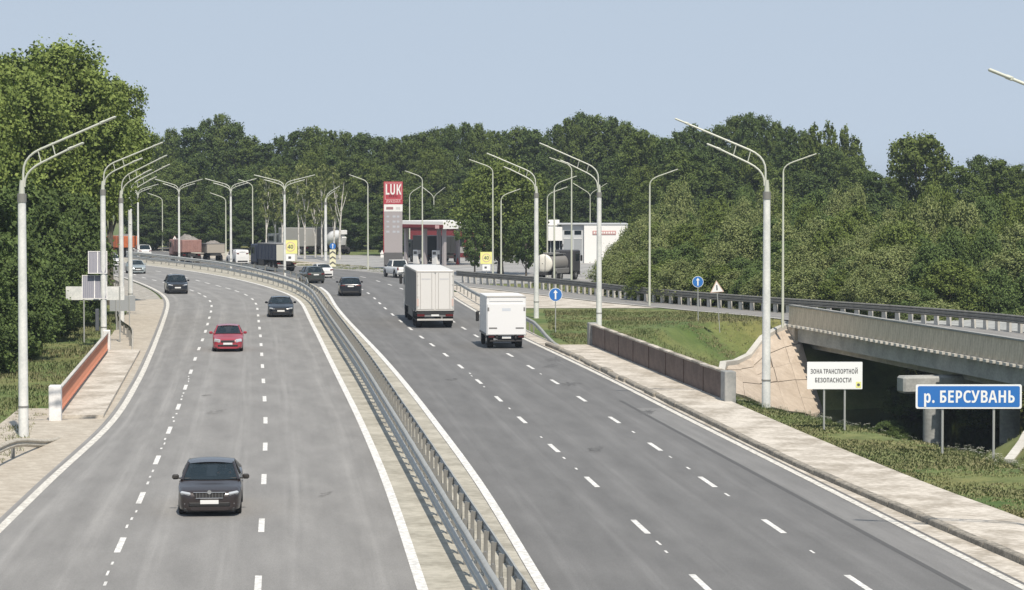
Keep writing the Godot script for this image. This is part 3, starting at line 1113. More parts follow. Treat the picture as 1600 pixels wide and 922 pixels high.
func luminaire(tip: Vector3, dir: Vector3) -> MB:
	var mb := MB.new()
	var side := dir.cross(Vector3.UP).normalized()
	var up := side.cross(dir).normalized()
	var bs := Basis(side, up, -dir)
	mb.box(tip + dir * 0.28, Vector3(0.2, 0.08, 0.6), bs, 0.03)
	mb.box(tip + dir * 0.02, Vector3(0.13, 0.11, 0.2), bs, 0.02)
	return mb

# concrete pole carrying pairs of raked steel arms; arms: list of bearings (x, z) they reach towards
func lamp_post(at: Vector3, pole_h: float, tip_h: float, reach: float, arms: Array, label: String, group: String, r0 := 0.19, r1 := 0.15) -> Node3D:
	var g := thing("lamp_post", label, "lamp post", at, 0.0, group)
	var mb := MB.new()
	mb.tube([Vector3(0, -0.5, 0), Vector3(0, pole_h * 0.5, 0), Vector3(0, pole_h, 0)], [r0, (r0 + r1) * 0.5, r1], 14)
	obj("pole", mb.mesh(M.pole_white), g)
	mb = MB.new()
	mb.tube([Vector3(0, pole_h - 0.28, 0), Vector3(0, pole_h + 0.05, 0)], [r1 + 0.025, r1 + 0.025], 14)
	obj("collar", mb.mesh(M.steel_dull), g)
	mb = MB.new()
	mb.tube([Vector3(0, 1.1, 0), Vector3(0, 1.16, 0)], [r0 + 0.012, r0 + 0.012], 14)
	obj("collar", mb.mesh(M.steel_dull), g)
	mb = MB.new()
	mb.tube([Vector3(0, pole_h, 0), Vector3(0, pole_h + 0.35, 0), Vector3(0, pole_h + 0.55, 0)], [r1 * 0.8, r1 * 0.66, r1 * 0.5], 10)
	obj("sleeve", mb.mesh(M.pole_steel), g)
	for d2 in arms:
		var dir := Vector3(d2.x, 0, d2.y).normalized()
		var long_tip := Vector3(0, tip_h, 0) + dir * reach
		var foot := Vector3(0, pole_h + 0.3, 0) + dir * 0.06
		obj("upper_arm", bent_arm(foot, (tip_h - pole_h) * 0.42, long_tip, 0.043).mesh(M.pole_steel), g)
		var slope := (tip_h - pole_h - 0.3) * 0.58 / reach
		var short_tip := Vector3(0, pole_h + 0.3 + (tip_h - pole_h) * 0.22 + slope * reach * 0.6, 0) + dir * reach * 0.6
		obj("lower_arm", bent_arm(foot + dir * 0.05, (tip_h - pole_h) * 0.22, short_tip, 0.04).mesh(M.pole_steel), g)
		for f in [0.24, 0.42]:
			mb = MB.new()
			var a: Vector3 = Vector3(0, pole_h + 0.3 + (tip_h - pole_h) * 0.22 + slope * reach * f, 0) + dir * reach * f
			var b: Vector3 = Vector3(0, pole_h + 0.3 + (tip_h - pole_h) * 0.42 + slope * reach * (f - 0.04), 0) + dir * reach * (f - 0.04)
			mb.tube([a, b], [0.022, 0.022], 6)
			obj("strut", mb.mesh(M.pole_steel), g)
		var ad := (long_tip - (Vector3(0, pole_h + 0.3 + (tip_h - pole_h) * 0.42, 0))).normalized()
		obj("luminaire", luminaire(long_tip, ad).mesh(M.pole_steel), g)
		obj("luminaire", luminaire(short_tip, ad).mesh(M.pole_steel), g)
	return g

# slim steel mast with one curved arm (or two)
func mast(at: Vector3, h: float, reach: float, dirs: Array, label: String, group: String, rake := 0.35, r0 := 0.1) -> Node3D:
	var g := thing("lamp_mast", label, "lamp post", at, 0.0, group)
	var mb := MB.new()
	var arm_rise := reach * rake + 0.5
	mb.tube([Vector3(0, -0.4, 0), Vector3(0, h * 0.45, 0), Vector3(0, h - arm_rise, 0)], [r0, r0 * 0.8, r0 * 0.6], 8)
	obj("mast", mb.mesh(M.pole_slim), g)
	for d2 in dirs:
		var dir := Vector3(d2.x, 0, d2.y).normalized()
		var tip := Vector3(0, h, 0) + dir * reach
		obj("arm", bent_arm(Vector3(0, h - arm_rise - 0.1, 0), 0.6, tip, 0.045).mesh(M.pole_slim), g)
		var ad := (tip - Vector3(0, h - arm_rise + 0.5, 0)).normalized()
		obj("luminaire", luminaire(tip, ad).mesh(M.pole_slim), g)
	return g

func lamps() -> void:
	tri_mat("pole_white", mottle(256, 256, Color(0.56, 0.58, 0.58), Color(0.74, 0.75, 0.74), 0.01, 0.08, 113, 0.05), 3.0, 0.75)
	mat("pole_steel", Color(0.54, 0.56, 0.50), 0.5, 0.1)
	mat("pole_slim", Color(0.56, 0.58, 0.50), 0.55, 0.1)
	var L := Vector2(1, 0.12)
	var R := Vector2(-1, -0.08)
	var gl := "white lamp posts beside the oncoming lanes"
	lamp_post(Vector3(-18.41, 0.00, -101.02), 9.1, 11.8, 3.1, [L], "white lamp post with two raked arms before the white end post of the railing", gl)
	lamp_post(Vector3(-24.10, 0.00, -158.43), 9.2, 11.8, 3.1, [L], "white lamp post carrying two solar panels at the far end of the orange railing", gl)
	lamp_post(Vector3(-26.57, 0.00, -182.70), 8.6, 11.3, 2.7, [L], "white lamp post just beyond the two boards seen from behind", gl)
	lamp_post(Vector3(-29.51, 0.00, -207.75), 8.2, 10.9, 2.65, [L], "white lamp post beside the pale curved roadside rail", gl)
	var gr := "white lamp posts beside the lanes driving away"
	lamp_post(Vector3(10.89, 0.00, -114.91), 9.15, 12.1, 3.4, [R], "tall white lamp post on the verge in front of the concrete revetment", gr)
	lamp_post(Vector3(5.71, 0.00, -176.16), 9.0, 12.05, 3.4, [R], "tall white lamp post behind the far end of the brown parapet", gr)
	lamp_post(Vector3(1.75, 0.00, -193.46), 8.9, 11.6, 3.05, [R], "white lamp post on the grass next to the white box van", gr)
	lamp_post(Vector3(15.75, 0, -66.6), 9.2, 12.1, 3.4, [R], "lamp post beside the footway with only an arm tip in view", gr)
	var gm := "two sided lamp posts on the median"
	var t := [[445, 434, 8.9, 10.5, 2.7, "median lamp post carrying the yellow square sign"], [361, 420, 8.6, 10.2, 2.5, "median lamp post in front of the white minivan"], [280, 411, 8.5, 10.2, 2.5, "median lamp post in front of the loaded dump truck"], [216, 403, 8.0, 9.6, 2.3, "median lamp post beside the orange dump truck"]]
	var bases := [Vector3(-23.52, 0.00, -278.10), Vector3(-32.27, 0.00, -308.56), Vector3(-41.11, 0.00, -331.92), Vector3(-49.50, 0.00, -355.87)]
	for i in 4:
		var e: Array = t[i]
		var dirv := Vector2(1, 0.2)
		lamp_post(bases[i], e[2], e[3], e[4], [dirv, -dirv], e[5], gm, 0.14, 0.11)
	var gs := "slim lamp masts along the ramp and forecourt"
	var RT := Vector2(1, 0.2)
	var LT := Vector2(-1, 0.1)
	mast(Vector3(10.93, 0.00, -213.37), 10.6, 1.7, [RT], "slim lamp mast on the ramp edge before the blue arrow sign", gs)
	mast(Vector3(18.86, 0.00, -187.03), 11.5, 1.75, [RT], "slim lamp mast beside the end of the ramp bridge parapet", gs)
	mast(Vector3(-1.08, 0.00, -266.81), 9.0, 1.4, [RT], "slim lamp mast under the broad tree with its arm towards the ramp", gs)
	mast(Vector3(-1.89, 0.00, -265.02), 11.9, 1.8, [LT], "slim lamp mast in front of the broad tree with its arm over the highway", gs)
	mast(Vector3(3.88, 0.00, -246.77), 10.2, 1.55, [RT], "slim lamp mast rising behind the tanker's white round end", gs)
	mast(Vector3(5.68, 0.00, -256.40), 12.0, 1.6, [LT], "slim lamp mast beside the dark cab of the tanker lorry", gs)
	mast(Vector3(3.70, 0.00, -282.08), 9.2, 1.6, [RT], "slim lamp mast by the left end of the white building", gs)
	mast(Vector3(-16.41, 0.00, -306.16), 10.6, 1.6, [LT], "slim lamp mast on the grass island left of the fuel price pylon", gs)
	mast(Vector3(-10.62, 0.00, -318.52), 11.1, 1.5, [LT], "slim lamp mast between the price pylon and the canopy columns", gs)
	mast(Vector3(-51.37, 0.00, -395.06), 8.3, 1.6, [LT], "slim far lamp mast behind the warning triangle", gs)
	mast(Vector3(-39.30, 0.00, -369.19), 8.4, 1.6, [LT], "slim far lamp mast against the trees behind the white minivan", gs)
	mast(Vector3(-34.02, 0.00, -352.69), 10.2, 1.3, [LT], "slim far lamp mast before the birch trunks behind the dark blue lorry", gs)
	mast(Vector3(-10.83, 0.00, -372.68), 9.0, 1.15, [RT, -RT], "two armed lamp mast rising behind the canopy roof", gs, 0.75)
	mast(Vector3(10.83, 0.00, -372.68), 9.6, 1.9, [RT, -RT], "two armed lamp mast rising behind the white building", gs, 0.6)
	mast(Vector3(-13.68, 0.00, -359.11), 9.2, 1.1, [RT], "lamp mast hidden behind the red head of the price pylon", gs, 0.6)
	lamp_post(Vector3(-23.81, 0.00, -343.48), 7.4, 9.2, 1.3, [Vector2(1, 0.1)], "thick pale lamp post among the birch trunks", gs, 0.2, 0.16)

# ---------------------------------------------------------------- signs
func text_mesh(s: String, size: float, m: Material, depth := 0.006, bold := true, font := "Droid Sans") -> TextMesh:
	var f := SystemFont.new()
	f.font_names = PackedStringArray([font])
	f.font_weight = 700 if bold else 400
	var t := TextMesh.new()
	t.text = s
	t.font = f
	t.font_size = 64
	t.pixel_size = size / 64.0
	t.depth = depth
	t.material = m
	t.curve_step = 2.0
	return t

func rounded(w: float, h: float, r: float, n := 5) -> PackedVector2Array:
	var p := PackedVector2Array()
	for c in [[1, 1, 0.0], [-1, 1, 0.5], [-1, -1, 1.0], [1, -1, 1.5]]:
		for i in n + 1:
			var a: float = PI * (c[2] + 0.5 * i / n)
			p.append(Vector2(c[0] * (w * 0.5 - r) + cos(a) * r, c[1] * (h * 0.5 - r) + sin(a) * r))
	return p

func disc(r: float, n := 28) -> PackedVector2Array:
	var p := PackedVector2Array()
	for i in n:
		p.append(Vector2(cos(TAU * i / n), sin(TAU * i / n)) * r)
	return p

func plate(called: String, p: PackedVector2Array, z: float, thick: float, m: Material, parent: Node, at: Vector3) -> MeshInstance3D:
	var mb := MB.new()
	mb.prism(p, z, z + thick)
	var o := obj(called, mb.mesh(m), parent)
	o.position = at
	return o

func post_part(parent: Node, x: float, y0: float, y1: float, z: float, r: float, m: Material) -> void:
	var mb := MB.new()
	mb.tube([Vector3(x, y0, z), Vector3(x, y1, z)], [r, r], 10)
	obj("post", mb.mesh(m), parent)

func signs() -> void:
	var blue := mat("sign_blue", Color(0.028, 0.16, 0.50), 0.4)
	var white := mat("sign_white", Color(0.80, 0.82, 0.84), 0.4)
	var ink := mat("sign_ink", Color(0.10, 0.10, 0.11), 0.6)
	var grey := mat("sign_post", Color(0.42, 0.43, 0.42), 0.5, 0.3)
	var yellow := mat("sign_yellow", Color(0.76, 0.76, 0.28), 0.45)
	# river name board
	var g := thing("river_sign", "blue board with white river name on two grey posts above the verge", "sign", Vector3(16.13, 0, -94.6))
	post_part(g, -0.93, -0.9, 2.3, -0.05, 0.045, grey)
	post_part(g, 0.88, -1.4, 2.3, -0.05, 0.045, grey)
	plate("border", rounded(3.74, 0.86, 0.07), 0.0, 0.03, white, g, Vector3(-0.02, 2.01, 0))
	plate("board", rounded(3.6, 0.74, 0.06), 0.031, 0.006, blue, g, Vector3(-0.02, 2.01, 0))
	var t := obj("lettering", text_mesh("р. БЕРСУВАНЬ", 0.60, white), g)
	t.position = Vector3(-0.01, 2.0, 0.041)
	t.scale = Vector3(0.80, 1.0, 1)
	# security zone board
	g = thing("security_sign", "white board with two lines of grey capitals and a small yellow emblem", "sign", Vector3(12.5, 0, -103.9))
	post_part(g, -0.4, -0.6, 2.2, -0.05, 0.04, grey)
	post_part(g, 0.4, -0.6, 2.2, -0.05, 0.04, grey)
	plate("board", rounded(2.14, 1.06, 0.03), 0.0, 0.025, white, g, Vector3(0, 2.1, 0))
	t = obj("lettering", text_mesh("ЗОНА ТРАНСПОРТНОЙ", 0.25, ink), g)
	t.position = Vector3(-0.02, 2.26, 0.029)
	t.scale = Vector3(0.67, 1, 1)
	t = obj("lettering", text_mesh("БЕЗОПАСНОСТИ", 0.25, ink), g)
	t.position = Vector3(-0.06, 1.92, 0.029)
	t.scale = Vector3(0.72, 1, 1)
	var em := plate("emblem", rounded(0.2, 0.24, 0.02), 0.026, 0.004, yellow, g, Vector3(0.92, 1.74, 0))
	plate("mark", disc(0.06, 12), 0.031, 0.003, ink, em, Vector3(0, 0.0, 0))
	# blue round signs with a white arrow
	var arrow := PackedVector2Array([Vector2(-0.045, -0.27), Vector2(0.045, -0.27), Vector2(0.045, 0.1), Vector2(0.13, 0.1), Vector2(0, 0.29), Vector2(-0.13, 0.1), Vector2(-0.045, 0.1)])
	for e in [[Vector3(2.83, 0.00, -174.59), 2.4, 0.44, 0.0, "round blue sign with white arrow on the grass beside the white box van"], [Vector3(13.16, 0.00, -189.74), 2.7, 0.40, 0.012, "round blue sign with white arrow on the bank beside the warning triangle"]]:
		g = thing("direction_sign", e[4], "sign", e[0], 0.0, "round blue arrow signs")
		g.rotation.z = e[3]
		post_part(g, 0, -0.6, e[1] + 0.2, -0.05, 0.035, grey)
		plate("border", disc(e[2]), 0, 0.02, white, g, Vector3(0, e[1], 0))
		plate("disc", disc(e[2] * 0.93), 0.021, 0.005, blue, g, Vector3(0, e[1], 0))
		var a := plate("arrow", arrow, 0.027, 0.005, white, g, Vector3(0, e[1], 0))
		a.scale = Vector3(e[2] / 0.4, e[2] / 0.4, 1)
	# warning triangles
	var tri := PackedVector2Array([Vector2(-0.48, -0.38), Vector2(0.48, -0.38), Vector2(0, 0.45)])
	var red := mat("sign_red_faded", Color(0.62, 0.45, 0.38), 0.5)
	for e in [[Vector3(14.24, 0.00, -184.41), 2.55, 0.07, "faded warning triangle on a leaning post on the bank above the river"], [Vector3(-48.13, 0.00, -383.54), 2.0, 0.0, "far pale warning triangle behind the loaded dump truck"]]:
		g = thing("warning_sign", e[3], "sign", e[0])
		g.rotation.z = e[2]
		post_part(g, 0, -0.6, e[1] + 0.25, -0.05, 0.03, grey)
		plate("border", tri, 0, 0.02, red, g, Vector3(0, e[1], 0))
		var s2 := plate("face", tri, 0.021, 0.005, white, g, Vector3(0, e[1] - 0.03, 0))
		s2.scale = Vector3(0.82, 0.82, 1)
		plate("mark", PackedVector2Array([Vector2(-0.05, -0.2), Vector2(0.05, -0.2), Vector2(0.04, 0.16), Vector2(-0.04, 0.16)]), 0.027, 0.004, ink, g, Vector3(0, e[1] - 0.04, 0))
	# yellow speed boards
	for e in [[Vector3(-22.92, 0.00, -278.10), 3.2, 1.4, false, "yellow square speed board hung on the median lamp post"], [Vector3(-2.67, 0.00, -280.08), 2.0, 1.25, true, "yellow square speed board on its own post before the broad tree"]]:
		var at: Vector3 = e[0]
		g = thing("speed_sign", e[4], "sign", at, 0.0, "yellow square speed boards")
		var s: float = e[2]
		if e[3]:
			post_part(g, 0, -0.2, e[1] + 0.5, -0.06, 0.04, grey)
		else:
			var mb := MB.new()
			mb.box(Vector3(-0.33, e[1] + 0.3, -0.04), Vector3(0.68, 0.06, 0.05))
			mb.box(Vector3(-0.33, e[1] - 0.3, -0.04), Vector3(0.68, 0.06, 0.05))
			obj("bracket", mb.mesh(grey), g)
		plate("board", rounded(s, s, 0.04), 0, 0.025, yellow, g, Vector3(0, e[1], 0))
		plate("ring", disc(s * 0.36), 0.026, 0.005, red, g, Vector3(0, e[1], 0))
		plate("face", disc(s * 0.29), 0.032, 0.005, yellow, g, Vector3(0, e[1], 0))
		t = obj("lettering", text_mesh("40", s * 0.4, ink), g)
		t.position = Vector3(0, e[1], 0.041)
		var low := plate("lower_plate", rounded(s * 0.66, s * 0.5, 0.03), 0, 0.02, white, g, Vector3(0, e[1] - s * 0.8, 0))
		plate("mark", rounded(s * 0.2, s * 0.18, 0.03), 0.021, 0.004, ink, low, Vector3(-s * 0.06, 0, 0))
	# keep right bollard with chevrons
	g = thing("chevron_bollard", "narrow yellow and black chevron bollard with a small blue sign on the grass island", "sign", Vector3(-20.91, 0.00, -313.46))
	plate("board", rounded(0.72, 2.0, 0.04), 0, 0.06, mat("sign_cream", Color(0.72, 0.70, 0.5), 0.5), g, Vector3(0, 1.1, 0))
	for k in 3:
		plate("chevron", PackedVector2Array([Vector2(-0.34, -0.22), Vector2(0, 0.02), Vector2(0.34, -0.22), Vector2(0.34, -0.02), Vector2(0, 0.22), Vector2(-0.34, -0.02)]), 0.061, 0.005, M.sign_ink, g, Vector3(0, 0.5 + k * 0.62, 0))
	plate("disc", disc(0.36), 0, 0.03, blue, g, Vector3(0, 2.5, 0))
	plate("arrow", arrow, 0.031, 0.005, white, g, Vector3(0, 2.5, 0))
	# boards seen from behind on the oncoming side
	g = thing("board_back", "wide pale sign board seen from behind, half hidden by the solar panels", "sign", Vector3(-25.3, -0.4, -163.0), 0.0, "sign boards seen from behind")
	plate("board", rounded(3.55, 0.82, 0.05), 0, 0.03, M.pole_white, g, Vector3(0, 3.35, 0))
	post_part(g, -0.68, -0.6, 3.75, 0.06, 0.045, grey)
	post_part(g, 1.5, -0.6, 3.75, 0.06, 0.045, grey)
	g = thing("board_back", "squarish grey sign board seen from behind, below the wide pale one", "sign", Vector3(-25.6, 0, -176.5), 0.0, "sign boards seen from behind")
	plate("board", rounded(1.68, 1.02, 0.03), 0, 0.03, mat("board_grey", Color(0.36, 0.38, 0.40), 0.5, 0.2), g, Vector3(0, 1.75, 0))
	post_part(g, -0.4, -0.5, 2.2, 0.06, 0.035, grey)
	post_part(g, 0.46, -0.5, 2.2, 0.06, 0.035, grey)
	# solar panels on the second lamp post
	var cell := mat("solar_cell", Color(0.20, 0.205, 0.25), 0.3)
	for e in [[-0.28, 4.95, 1.13, 1.38, "solar panel in a white frame, the upper one on the lamp post"], [-0.47, 3.5, 1.48, 1.45, "solar panel in a white frame, the lower one on the lamp post"]]:
		g = thing("solar_panel", e[4], "solar panel", Vector3(-24.15 + e[0], e[1], -158.4), 0.0, "solar panels on a lamp post")
		g.rotation.x = -0.28
		g.rotation.y = 0.12
		var w: float = e[2]
		var h: float = e[3]
		var mb := MB.new()
		for s in [-1, 1]:
			mb.box(Vector3(s * (w * 0.5 - 0.025), 0, 0), Vector3(0.035, h, 0.05))
			mb.box(Vector3(0, s * (h * 0.5 - 0.025), 0.001), Vector3(w - 0.07, 0.035, 0.05))
		mb.box(Vector3(0, 0, 0.002), Vector3(0.05, h - 0.1, 0.045))
		obj("frame", mb.mesh(M.whitewash), g)
		mb = MB.new()
		mb.box(Vector3(0, 0, -0.012), Vector3(w - 0.08, h - 0.08, 0.01))
		obj("backing", mb.mesh(mat("panel_backing", Color(0.34, 0.34, 0.38), 0.5)), g)
		for s in [-1, 1]:
			for c in 6:
				mb = MB.new()
				var cw := (w * 0.5 - 0.08) / 6.0
				mb.box(Vector3(s * (0.03 + cw * (c + 0.5)), 0, 0.0), Vector3(cw - 0.02, h - 0.1, 0.014))
				obj("cell_strip", mb.mesh(cell), g)
		mb = MB.new()
		mb.box(Vector3(-e[0], 0, -0.15), Vector3(0.3, 0.12, 0.28))
		obj("bracket", mb.mesh(M.steel_dull), g)
	var cb := thing("control_cabinet", "narrow dark control cabinet strapped to the lamp post with solar panels", "cabinet", Vector3(-24.5, 0.9, -158.6))
	var bx := MB.new()
	bx.box(Vector3(0, 0.65, 0), Vector3(0.2, 1.3, 0.3), Basis.IDENTITY, 0.02)
	obj("housing", bx.mesh(mat("cabinet_grey", Color(0.10, 0.11, 0.13), 0.5)), cb)
	bx = MB.new()
	bx.box(Vector3(0, 0.65, 0.16), Vector3(0.16, 1.2, 0.02), Basis.IDENTITY, 0.008)
	obj("door", bx.mesh(M.cabinet_grey), cb)

# ---------------------------------------------------------------- vehicles (local: front is -z, ground at y 0)
func paint_mat(key: String, c: Color, metal := 0.3) -> StandardMaterial3D:
	var m := mat(key, c, 0.32, metal)
	m.clearcoat_enabled = true
	m.clearcoat = 0.7
	m.clearcoat_roughness = 0.12
	return m

func vehicle_materials() -> void:
	var gl := mat("glass", Color(0.018, 0.03, 0.04), 0.04)
	gl.transparency = BaseMaterial3D.TRANSPARENCY_ALPHA
	gl.albedo_color.a = 0.74
	gl.metallic_specular = 0.3
	mat("lamp_clear", Color(0.66, 0.68, 0.70), 0.12, 0.5)
	mat("lamp_red", Color(0.11, 0.012, 0.012), 0.25)
	mat("chrome", Color(0.62, 0.63, 0.64), 0.2, 0.9)
	mat("rim", Color(0.42, 0.43, 0.44), 0.35, 0.7)
	mat("trim", Color(0.018, 0.018, 0.019), 0.55)
	mat("seat", Color(0.05, 0.05, 0.055), 0.9)
	mat("plate", Color(0.72, 0.73, 0.73), 0.5)
	mat("chassis", Color(0.03, 0.03, 0.032), 0.75)
	mat("truck_grey", Color(0.20, 0.20, 0.20), 0.6, 0.2)

var wheel_cache := {}

# a wheel as a part: tyre with rim as its sub-part
func wheel(parent: Node, x: float, z: float, r: float, w: float, spokes: int) -> void:
	var key := "%.2f %.2f %d %d" % [r, w, spokes, int(signf(x))]
	if not wheel_cache.has(key):
		var rows := []
		var prof := [[-0.5, 0.62], [-0.5, 0.9], [-0.38, 1.0], [0.38, 1.0], [0.5, 0.9], [0.5, 0.62]]
		var mb := MB.new()
		for p in prof:
			var row := PackedVector3Array()
			for i in 24:
				var a := TAU * i / 24
				row.append(Vector3(p[0] * w, cos(a) * r * p[1], sin(a) * r * p[1]))
			rows.append(row)
		mb.grid(rows, true, Vector3.ZERO)
		var rb := MB.new()
		var s := signf(x)
		var ring := []
		for i in 20:
			ring.append(Vector3(s * w * 0.2, cos(TAU * i / 20) * r * 0.63, sin(TAU * i / 20) * r * 0.63))
		rb.fan(ring, Vector3(-s, 0, 0))
		for i in spokes:
			var a := TAU * i / spokes
			rb.box(Vector3(s * w * 0.36, cos(a) * r * 0.34, sin(a) * r * 0.34), Vector3(w * 0.14, r * 0.6, r * 0.14), Basis(Vector3.RIGHT, a), 0.008)
		rb.tube([Vector3(s * w * 0.2, 0, 0), Vector3(s * w * 0.46, 0, 0)], [r * 0.2, r * 0.16], 10)
		wheel_cache[key] = [mb.mesh(M.rubber), rb.mesh(M.rim)]
	var t := obj("wheel", wheel_cache[key][0], parent)
	t.position = Vector3(x, r, z)
	obj("rim", wheel_cache[key][1], t)

# body shell: stations are [z, top y, half width]; wheel arches are cut into the sides
func body_loft(st: Array, yb: float, wheels: Array, wr: float, crown := 0.03) -> MB:
	var zs := []
	for s in st:
		zs.append(s[0])
	for wz in wheels:
		for k in [-1.25, -1.12, -1.0, -0.8, -0.45, 0.0, 0.45, 0.8, 1.0, 1.12, 1.25]:
			zs.append(wz + k * wr)
	zs.sort()
	var rows := []
	var lastz := -99.0
	for z in zs:
		if z < st[0][0] or z > st[-1][0] or z - lastz < 0.015:
			continue
		lastz = z
		var i := 0
		while i < st.size() - 2 and z > st[i + 1][0]:
			i += 1
		var f: float = clampf((z - st[i][0]) / (st[i + 1][0] - st[i][0]), 0, 1)
		var yt: float = lerpf(st[i][1], st[i + 1][1], f)
		var w: float = lerpf(st[i][2], st[i + 1][2], f)
		var b := yb
		for wz in wheels:
			var q: float = absf(z - wz) / (wr * 1.16)
			if q < 1.0:
				b = maxf(b, wr + sqrt(1.0 - q * q) * wr * 1.16)
		b = minf(b, yt - 0.14)
		var m := (yt - b)
		var half := [Vector2(0.0, b), Vector2(w * 0.82, b), Vector2(w * 0.965, b + m * 0.03), Vector2(w * 0.99, b + m * 0.22), Vector2(w, b + m * 0.5), Vector2(w * 0.985, b + m * 0.78), Vector2(w * 0.95, yt - m * 0.06), Vector2(w * 0.86, yt + 0.005), Vector2(w * 0.5, yt + crown * 0.75), Vector2(0.0, yt + crown)]
		var row := PackedVector3Array()
		for h in half:
			row.append(Vector3(h.x, h.y, z))
		for k in range(half.size() - 2, 0, -1):
			row.append(Vector3(-half[k].x, half[k].y, z))
		rows.append(row)
	var mb := MB.new()
	mb.grid(rows, true, Vector3(0, (yb + st[st.size() / 2][1]) * 0.5, (st[0][0] + st[-1][0]) * 0.5))
	mb.fan(Array(rows[0]), Vector3(0, 0.5, 0))
	mb.fan(Array(rows[-1]), Vector3(0, 0.5, 0))
	return mb

# bowed pane between a lower and an upper edge
func pane(b0: Vector3, b1: Vector3, t0: Vector3, t1: Vector3, bow: Vector3) -> MB:
	var mb := MB.new()
	var rows := []
	for i in 4:
		var f := i / 3.0
		var row := PackedVector3Array()
		for j in 7:
			var g := j / 6.0
			row.append(b0.lerp(b1, g).lerp(t0.lerp(t1, g), f) + bow * (1.0 - pow(2 * g - 1, 2)) * (1.0 - 0.5 * f))
		rows.append(row)
	mb.grid(rows, false, Vector3(0, 0.4, 0))
	return mb

